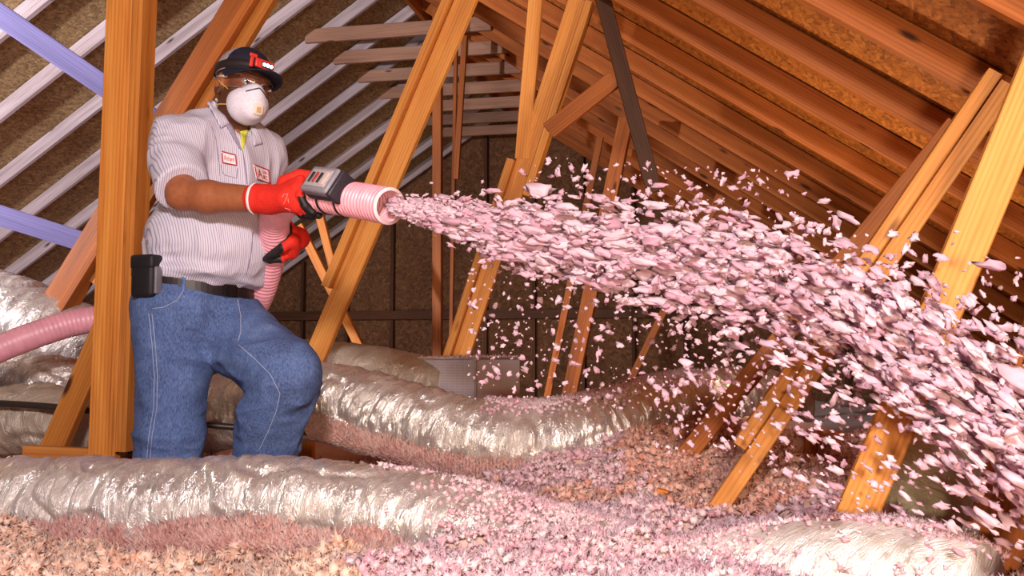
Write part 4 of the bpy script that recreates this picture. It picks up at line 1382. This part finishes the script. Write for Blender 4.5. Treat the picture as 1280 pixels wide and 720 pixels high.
# ---- safety glasses
def glass_mat():
    def build(nt, b):
        out = nt.nodes['Material Output']
        tr = nd(nt, 'ShaderNodeBsdfTransparent'); tr.inputs[0].default_value = (0.97, 0.95, 0.95, 1)
        gl = nd(nt, 'ShaderNodeBsdfGlossy'); gl.inputs['Roughness'].default_value = 0.05
        mx = nd(nt, 'ShaderNodeMixShader'); mx.inputs[0].default_value = 0.10
        nt.links.new(tr.outputs[0], mx.inputs[1]); nt.links.new(gl.outputs[0], mx.inputs[2])
        nt.links.new(mx.outputs[0], out.inputs[0])
    return mat('clear_lens', build)
Vg = []; n = 40
for i in range(n + 1):
    ph = math.radians(-74 + 148 * i / n)
    x, y = 0.080 * math.sin(ph), 0.022 + 0.088 * math.cos(ph) ** 0.8
    lowz = -0.020 + 0.016 * math.exp(-(x / 0.014) ** 2)
    for z in (lowz, 0.026):
        Vg.append(H(x, y, z)); Vg.append(H(x * 1.025, y + 0.002, z))
Fg = []
for i in range(n):
    a = i * 4
    for k, l in ((0, 1), (1, 3), (3, 2), (2, 0)): Fg.append([a + k, a + 4 + k, a + 4 + l, a + l])
gl = man_part('safety_glasses', Vg, Fg, glass_mat(), person)
for z in (-1, 1):
    pts = []
    for i in range(n + 1):
        ph = math.radians(-74 + 148 * i / n); x, y = 0.081 * math.sin(ph), 0.023 + 0.088 * math.cos(ph) ** 0.8
        pts.append(Vector(H(x, y, 0.026 if z > 0 else -0.020 + 0.016 * math.exp(-(x / 0.014) ** 2))))
    vs, fs = sweep(pts, 0.0011, 6)
    man_part('lens_rim', [v[:] for v in vs], fs, plain('rim_amber', (150, 110, 96), 0.3), gl)
for sx in (-1, 1):
    vs, fs = sweep([Vector(H(sx * 0.078, 0.045, 0.016)), Vector(H(sx * 0.084, 0.01, 0.022)), Vector(H(sx * 0.086, -0.03, 0.020))], 0.004, 8)
    man_part('temple_arm', [v[:] for v in vs], fs, plain('temple_pale', (196, 184, 186), 0.35), gl)

# ---- hose path (held by both gloves), used by the gloves as well
HOSE_N = [Lc(*q) for q in [(486, 257.5, -0.61), (462, 253, -0.545), (430, 248, -0.46), (400, 244, -0.385), (374, 245, -0.325), (353, 256, -0.25), (343, 275, -0.165),
                           (343, 296, -0.10), (339, 318, -0.04), (332, 345, 0.03), (323, 372, 0.10), (308, 392, 0.19), (280, 400, 0.30), (230, 398, 0.36), (165, 396, 0.36), (100, 402, 0.28), (40, 420, 0.20), (-20, 444, 0.14), (-90, 474, 0.08)]]

# ---- gloves
def finger(vol, chain, radii, k=0.006):
    for a, b_, r0, r1 in zip(chain, chain[1:], radii, radii[1:]): vol.add(rc(a, b_, r0, r1), k)
def unit(v): return v / np.linalg.norm(v)
# right hand: wraps the hose from the viewer's side, thumb on top beside the control box
ax = unit(Lc(400, 244, -0.385) - Lc(366, 246, -0.305))         # along the hose towards the nozzle
hcn = Lc(388, 245.5, -0.357)                                   # hose centre under the hand
nearv = unit(np.cross(ax, UPV)); nearv = nearv if nearv[1] < 0 else -nearv
upv = unit(np.cross(nearv, ax)); upv = upv if upv[2] > 0 else -upv
RH = 0.048
def ring(t, ang, rr):
    """point round the hose: t along it, ang 0 = viewer's side, 90 = below, -90 = on top"""
    a = math.radians(ang)
    return hcn + ax * t + (nearv * math.cos(a) - upv * math.sin(a)) * rr
g = Vol(np.minimum(R_WR, hcn) - 0.16, np.maximum(R_WR, hcn) + 0.16, 0.004)
fa = unit(R_WR - R_EL)
g.add(rc(R_WR - fa * 0.025, R_WR + fa * 0.03, 0.045, 0.040), 0.012)
pal = ring(-0.030, 12, RH + 0.020)
g.add(rc(R_WR + fa * 0.02, pal, 0.040, 0.030), 0.02)
for ang in (-42, -14, 14, 40):
    g.add(rc(R_WR + fa * 0.03, ring(0.005, ang, RH + 0.013), 0.026, 0.017), 0.018)
tips = []
for i, (t0, t1, a0, a1) in enumerate(((0.012, 0.050, -30, 62), (0.006, 0.036, -4, 96), (-0.004, 0.018, 22, 112), (-0.018, -0.002, 42, 120))):
    fr_ = [0, 0.38, 0.72, 1.0]
    ch = [ring(t0 + (t1 - t0) * f, a0 + (a1 - a0) * f, RH + 0.012 - 0.002 * f) for f in fr_]
    finger(g, ch, [0.0135, 0.0125, 0.0115, 0.0105] if i < 3 else [0.012, 0.011, 0.010, 0.0095], 0.005)
    tips.append((ch[2], ch[3]))
th_ = [ring(-0.060, -35, RH + 0.018), ring(-0.030, -72, RH + 0.018), ring(0.010, -96, RH + 0.013), ring(0.034, -104, RH + 0.011)]
finger(g, th_, [0.019, 0.0165, 0.0145, 0.012], 0.010)
V, Q = g.mesh()
V = fold(V, vnormals(V, Q), 0.0012, 30, 60, 70)
fc = V[Q].mean(1)
rel = fc - hcn
dist = np.linalg.norm(rel - np.outer(rel @ ax, ax), axis=1)
ang = np.degrees(np.arctan2(-(rel @ upv), rel @ nearv))
black = ((dist < RH + 0.008) & (rel @ ax > -0.05)) | ((ang > 58) & (ang < 150) & (rel @ ax > -0.03)) | ((np.abs(ang + 100) < 16) & (rel @ ax > -0.02)) | ((ang > 8) & (ang < 150) & (rel @ ax > 0.030))
glove_r = man_part('glove', V, Q, M_RED, person, mats=[M_RED, M_BLACK], mi=black.astype(int))
pts = []
e1 = unit(np.cross(fa, UPV)); e2 = np.cross(fa, e1)
V = []; n = 28
for i in range(n):
    a = 2 * math.pi * i / n
    for o_, l in ((0.041, -0.004), (0.0475, -0.004), (0.0475, 0.004), (0.041, 0.004)):
        V.append(R_WR - fa * 0.030 + fa * l + (e1 * math.cos(a) + e2 * math.sin(a)) * o_)
man_part('glove_cuff', V, [[i * 4 + k, ((i + 1) % n) * 4 + k, ((i + 1) % n) * 4 + (k + 1) % 4, i * 4 + (k + 1) % 4] for i in range(n) for k in range(4)], M_WHITE, glove_r)
# printed mark on the back of the glove
BV_G = bvh_of(np.array([v.co[:] for v in glove_r.data.vertices]), [p.vertices[:] for p in glove_r.data.polygons])
M_PRINT = plain('glove_print', (236, 150, 140), 0.6)
for line in ([(352, 247), (355, 243), (360, 242), (357, 250), (353, 258)], [(356, 260), (362, 262), (364, 268)], [(360, 248), (361, 256)]):
    seam('glove_print', line, 0.0008, M_PRINT, [BV_G], glove_r, 0.0003)

# left hand: cups the hose from the right, below the other hand
ax2 = unit(Lc(339, 318, -0.04) - Lc(343, 284, -0.135)); hc2 = Lc(343, 298, -0.093)
rt = unit(np.array([1.0, -0.15, 0]) - ax2 * (np.array([1.0, -0.15, 0]) @ ax2)); nr2 = np.cross(ax2, rt); nr2 = nr2 if nr2[1] < 0 else -nr2
def ring2(t, ang, rr):
    """ang 0 = picture right, 90 = viewer's side, 180 = left"""
    a = math.radians(ang)
    return hc2 + ax2 * t + (rt * math.cos(a) + nr2 * math.sin(a)) * rr
g = Vol(np.minimum(L_WR, hc2) - 0.16, np.maximum(L_WR, hc2) + 0.16, 0.004)
fb = unit(L_WR - L_EL)
g.add(rc(L_WR - fb * 0.04, ring2(0.0, -20, RH + 0.030), 0.038, 0.036), 0.02)
for t in (-0.030, -0.010, 0.012, 0.032):
    g.add(rc(L_WR, ring2(t, 15, RH + 0.016), 0.026, 0.019), 0.02)
for i, t in enumerate((-0.034, -0.012, 0.010, 0.031)):
    ch = [ring2(t, 12, RH + 0.014), ring2(t + 0.004, 52, RH + 0.012), ring2(t + 0.010, 86, RH + 0.010), ring2(t + 0.016, 112, RH + 0.008)]
    ch = [ring2(t, a_, RH + 0.012) for a_ in (-20, -70, -120, -150)] if i < 3 else ch
    finger(g, ch, [0.0135, 0.0125, 0.0115, 0.010], 0.006)
finger(g, [ring2(-0.030, 18, RH + 0.014), ring2(-0.018, 50, RH + 0.012), ring2(0.008, 74, RH + 0.010), ring2(0.028, 92, RH + 0.009)], [0.018, 0.015, 0.013, 0.011], 0.008)
V, Q = g.mesh(); V = fold(V, vnormals(V, Q), 0.0012, 30, 60, 75)
fc = V[Q].mean(1); rel = fc - hc2
ang = np.degrees(np.arctan2(rel @ nr2, rel @ rt))
dist = np.linalg.norm(rel - np.outer(rel @ ax2, ax2), axis=1)
black = (dist < RH + 0.006) | ((ang > 55) & (ang < 150))
glove_l = man_part('glove', V, Q, M_RED, person, mats=[M_RED, M_BLACK], mi=black.astype(int))

# ------------------------------------------------------------------ the hose and its control box
def hose_mat(name, base, alpha=None):
    return plain(name, base, 0.4, 0, 0.5, bscale=30)
M_HOSE = hose_mat('hose_pink', (232, 160, 176))
hose_pts = catmull([Vector(q) for q in HOSE_N], 0.0026)
nozzle_len = 0.44
def hose_r(s): return 0.0475
def corr(s, a, p):
    k = 1.0 if s < nozzle_len else (0.35 if s < 0.95 else 0.12)
    return 0.0042 * k * math.sin(2 * math.pi * s / 0.0155)
near_n = 0; acc = 0.0
hose = empty('insulation_hose', MAN_M @ Vector(HOSE_N[0]), YAW, 'ribbed pink blower hose held in red gloves, looping behind the worker', 'hose')
HW = MAN_M @ Matrix.Identity(4)
vs, fs = sweep(hose_pts, hose_r, 40, corr, cap=False)
obj('hose_tube', mesh_np('hose_tube', [v[:] for v in vs], fs, M_HOSE), hose, HW)
inn, fi = sweep([p for p in hose_pts[:80]], 0.0425, 32, lambda s, a, p: 0.002 * math.sin(2 * math.pi * s / 0.0145), cap=False)
obj('hose_lining', mesh_np('hose_lining', [v[:] for v in inn], [f[::-1] for f in fi], plain('hose_inner', (236, 176, 190), 0.5)), hose, HW)
T0 = (hose_pts[0] - hose_pts[2]).normalized()
vs, fs = sweep([hose_pts[0] - T0 * 0.004, hose_pts[0] + T0 * 0.004], 0.051, 40, None, cap=False)
v2, f2 = sweep([hose_pts[0] - T0 * 0.004, hose_pts[0] + T0 * 0.004], 0.0425, 40, None, cap=False)
nvv = len(vs)
f3 = [[j_, nvv + j_, nvv + (j_ + 1) % 40, (j_ + 1) % 40] for j_ in range(40)] + [[40 + j_, 40 + (j_ + 1) % 40, nvv + 40 + (j_ + 1) % 40, nvv + 40 + j_] for j_ in range(40)]
obj('hose_rim', mesh_np('hose_rim', [v[:] for v in vs + v2], fs + [[q + nvv for q in f] for f in f2] + f3, plain('hose_rim', (248, 206, 214), 0.4)), hose, HW)
# remote control strapped on top of the nozzle
bc = (np.array(Lc(425, 247.5, -0.445)))
bx = unit(Lc(462, 253, -0.545) - Lc(400, 244, -0.385)); by = unit(np.cross(UPV, bx)); bz = np.cross(bx, by)
tw = math.radians(60)        # rolled a little towards the viewer
by, bz = by * math.cos(tw) + bz * math.sin(tw), bz * math.cos(tw) - by * math.sin(tw)
if by[1] < 0: pass
bcc = bc + bz * 0.064
box = empty('remote_control', MAN_M @ Vector(bcc), 0, 'grey remote control box strapped on top of the pink hose nozzle', 'remote control')
def on_box(bm, name, m, c, parent=None, smooth=True):
    mm = Matrix.Identity(4)
    for i, a in enumerate((bx, by, bz)):
        for r in range(3): mm[r][i] = a[r]
    mm.translation = Vector(c)
    return obj(name, bm_mesh(bm, name, m, smooth), parent or box, MAN_M @ mm)
M_BOXG = plain('box_grey', (138, 132, 142), 0.45); M_BOXD = plain('box_dark', (50, 46, 54), 0.45)
on_box(rbox(0.135, 0.080, 0.030, 0.008), 'case_base', M_BOXD, bcc - bz * 0.012)
lid = on_box(rbox(0.125, 0.084, 0.030, 0.008), 'case_lid', M_BOXG, bcc + bz * 0.014)
on_box(rbox(0.095, 0.058, 0.006, 0.002), 'panel', plain('box_panel', (172, 164, 170), 0.45), bcc + bz * 0.030, lid)
for i, cc in enumerate(((40, 36, 42), (170, 50, 48), (40, 36, 42))):
    on_box(rbox(0.011, 0.034, 0.006, 0.002), 'switch', plain('switch_%s' % ('red' if i == 1 else 'black'), cc, 0.4), bcc + bz * 0.033 + bx * (-0.030 + 0.020 * i), lid)
on_box(rbox(0.020, 0.042, 0.003, 0.001), 'display', plain('box_label', (214, 186, 178), 0.5), bcc + bz * 0.033 + bx * 0.032, lid)
on_box(rbox(0.020, 0.088, 0.050, 0.006), 'end_cap', M_BOXD, bcc + bx * 0.064 - bz * 0.004)
for t in (-0.045, 0.040):
    V = []; n = 32
    for i in range(n):
        a = 2 * math.pi * i / n
        for o_, l in ((0.0505, -0.004), (0.0535, -0.004), (0.0535, 0.004), (0.0505, 0.004)):
            V.append(bc + bx * (t + l) + (by * math.cos(a) + bz * math.sin(a)) * o_)
    me = mesh_np('strap_band', V, [[i * 4 + k, ((i + 1) % n) * 4 + k, ((i + 1) % n) * 4 + (k + 1) % 4, i * 4 + (k + 1) % 4] for i in range(n) for k in range(4)], M_BLACK)
    obj('strap_band', me, box, MAN_M)
# ================================================================== FLYING INSULATION
r5 = np.random.default_rng(99)
PATH = np.array([(488, 258, 2.64, 8), (515, 263, 2.62, 13), (560, 272, 2.58, 22), (640, 290, 2.53, 40), (740, 308, 2.46, 54), (850, 325, 2.36, 66), (960, 350, 2.22, 74),
                 (1060, 390, 2.08, 82), (1160, 455, 1.93, 92), (1260, 522, 1.80, 112), (1340, 580, 1.70, 125)], float)
tt = np.linspace(0, 1, len(PATH))
def along(t): return np.stack([np.interp(t, tt, PATH[:, k]) for k in range(4)], 1)
def to_world(px, py, d):
    x = (px - 640) / F_PX; y = -(py - 360) / F_PX
    f = CP - SP * y
    z = SP + CP * y
    s = d / f
    u = x * s
    return np.stack([u * CR.x + d * CF.x, u * CR.y + d * CF.y, CAM_Z + z * s], 1)
def flow_dir(t):
    a = along(np.clip(t - 0.01, 0, 1)); b = along(np.clip(t + 0.01, 0, 1))
    d = to_world(b[:, 0], b[:, 1], b[:, 2]) - to_world(a[:, 0], a[:, 1], a[:, 2])
    return d / np.linalg.norm(d, axis=1)[:, None]
pos = []; size = []; axes = []; stre = []
def emit(n, spread, s0, s1, st0, st1, tpow=1.0, tlo=0.02, down=0.0, jit=0.25, thi=1.0):
    t = tlo + (thi - tlo) * r5.random(n) ** tpow
    c = along(t)
    g1 = r5.normal(size=n) * 0.5; g2 = r5.normal(size=n) * 0.5
    dy = g1 * spread * c[:, 3] + down * c[:, 3] * r5.random(n)
    dd = g2 * spread * c[:, 3] * c[:, 2] / F_PX * 0.9
    pos.append(to_world(c[:, 0], c[:, 1] + dy, c[:, 2] + dd))
    size.append((s0 + (s1 - s0) * r5.random(n) ** 1.6) * np.clip(0.5 + 1.6 * t, 0.4, 1.0))
    a = flow_dir(t) + r5.normal(size=(n, 3)) * jit
    axes.append(a / np.linalg.norm(a, axis=1)[:, None]); stre.append(r5.uniform(st0, st1, n))
emit(800, 0.75, 0.008, 0.015, 1.8, 3.4, 1.35, jit=0.12)         # dense heart of the jet
emit(2400, 0.95, 0.004, 0.009, 1.8, 3.8, 1.3, jit=0.18)
emit(1300, 1.35, 0.0025, 0.007, 1.0, 2.6, 0.85, jit=0.5)
emit(760, 0.62, 0.009, 0.015, 2.0, 3.6, 1.0, 0.10, jit=0.10, thi=0.62)
emit(300, 0.7, 0.004, 0.009, 1.5, 3.0, 1.0, 0.0)
# flakes dropping out of the jet
def drop(n, x0, x1, y0, y1, d0, d1, s0, s1, st, slope, flow=0.0):
    px = r5.uniform(x0, x1, n); py = y0 + (y1 - y0) * r5.random(n) ** 1.25 + (px - x0) / (x1 - x0) * slope
    d = r5.uniform(d0, d1, n)
    pos.append(to_world(px, py, d)); size.append(0.72 * (s0 + (s1 - s0) * r5.random(n) ** 3))
    fd = np.array((CR * 0.8 - CF * 0.4 - CZ * 0.45)[:])
    a = r5.normal(size=(n, 3)) * (1 - flow) + fd * flow * 2; axes.append(a / np.linalg.norm(a, axis=1)[:, None]); stre.append(r5.uniform(1, st, n))
drop(620, 585, 960, 325, 500, 2.2, 2.9, 0.0022, 0.010, 2.2, 20)
drop(340, 820, 1080, 380, 560, 2.0, 2.6, 0.003, 0.010, 2.4, 40, 0.5)
drop(330, 960, 1290, 430, 650, 1.7, 2.2, 0.003, 0.010, 3.4, 60, 0.85)
drop(160, 660, 1000, 195, 260, 2.2, 2.7, 0.002, 0.009, 2.6, 20)
drop(90, 980, 1280, 260, 360, 1.8, 2.3, 0.003, 0.012, 2.4, 60)
drop(160, 640, 1280, 470, 640, 2.1, 2.7, 0.002, 0.006, 1.6, 0)
pos = np.concatenate(pos); size = np.concatenate(size); axes = np.concatenate(axes); stre = np.concatenate(stre)
# the 300 that show largest are single tufts
dep = pos[:, 0] * CF.x + pos[:, 1] * CF.y
uu = pos[:, 0] * CR.x + pos[:, 1] * CR.y
app = size * stre ** 0.7 / dep
inview = (np.abs(uu / dep) < 0.50)
order = np.argsort(-(app * inview))
big = order[:300]; rest = order[300:]
BB = burst(14, 14, 78, 0.7, 0.22)
tuft_meshes = []
for k, v in enumerate(tuft_variants(ICO3, 14, 0.22, 77)):
    lump = v * (0.85 + 0.28 * vnoise(ICO3[0] * 3.1 + k * 5, k))[:, None]
    tuft_meshes.append(mesh_np('insulation_tuft', np.concatenate([lump, BB[0][k] * 0.85]), np.concatenate([ICO3[1], BB[1] + len(lump)]), M_FL_AIR))
LBL = [(690, 'just past the hose nozzle'), (790, 'over the far two-board diagonal'), (900, 'in the middle of the jet'), (1000, 'left of the long golden diagonal'),
       (1090, 'before the long golden diagonal'), (1180, 'between the two bright right diagonals'), (9999, 'at the right edge of the photo')]
for n_i, i in enumerate(big):
    px_ = 640 + F_PX * uu[i] / dep[i]
    where = [l for x, l in LBL if px_ < x][0]
    cy_ = np.interp(px_, PATH[:, 0], PATH[:, 1]); py_ = 360 - F_PX * ((pos[i][2] - CAM_Z) / dep[i] - SP) / CP
    lvl = 'upper fringe of stream' if py_ < cy_ - 22 else ('lower fringe of stream' if py_ > cy_ + 22 else 'core of stream')
    shp = 'long' if stre[i] > 2.6 else 'stubby'
    lab = '%s pale pink flying tuft, %s, %s' % (shp, lvl, where)
    X = Vector(axes[i]); Y = X.orthogonal().normalized(); Z = X.cross(Y)
    rot = Matrix((X, Y, Z)).transposed() @ Matrix.Rotation(r5.uniform(0, 6.28), 3, 'X')
    s_ = size[i]
    m4 = (rot @ Matrix.Diagonal((s_ * stre[i], s_ * r5.uniform(0.7, 1.1), s_ * r5.uniform(0.7, 1.1)))).to_4x4()
    m4.translation = Vector(pos[i])
    o = obj('insulation_tuft', tuft_meshes[n_i % 14], None, m4)
    tag(o, lab, 'insulation tuft', 'flying insulation tufts')
tag(obj('insulation_flakes', tuft_mesh('insulation_flakes', pos[rest], size[rest], M_FL_AIR, ICO2, 0.62, stre[rest], axes[rest], seed=55)),
    'cloud of small pale pink insulation flakes blown from the hose', 'insulation', kind='stuff')
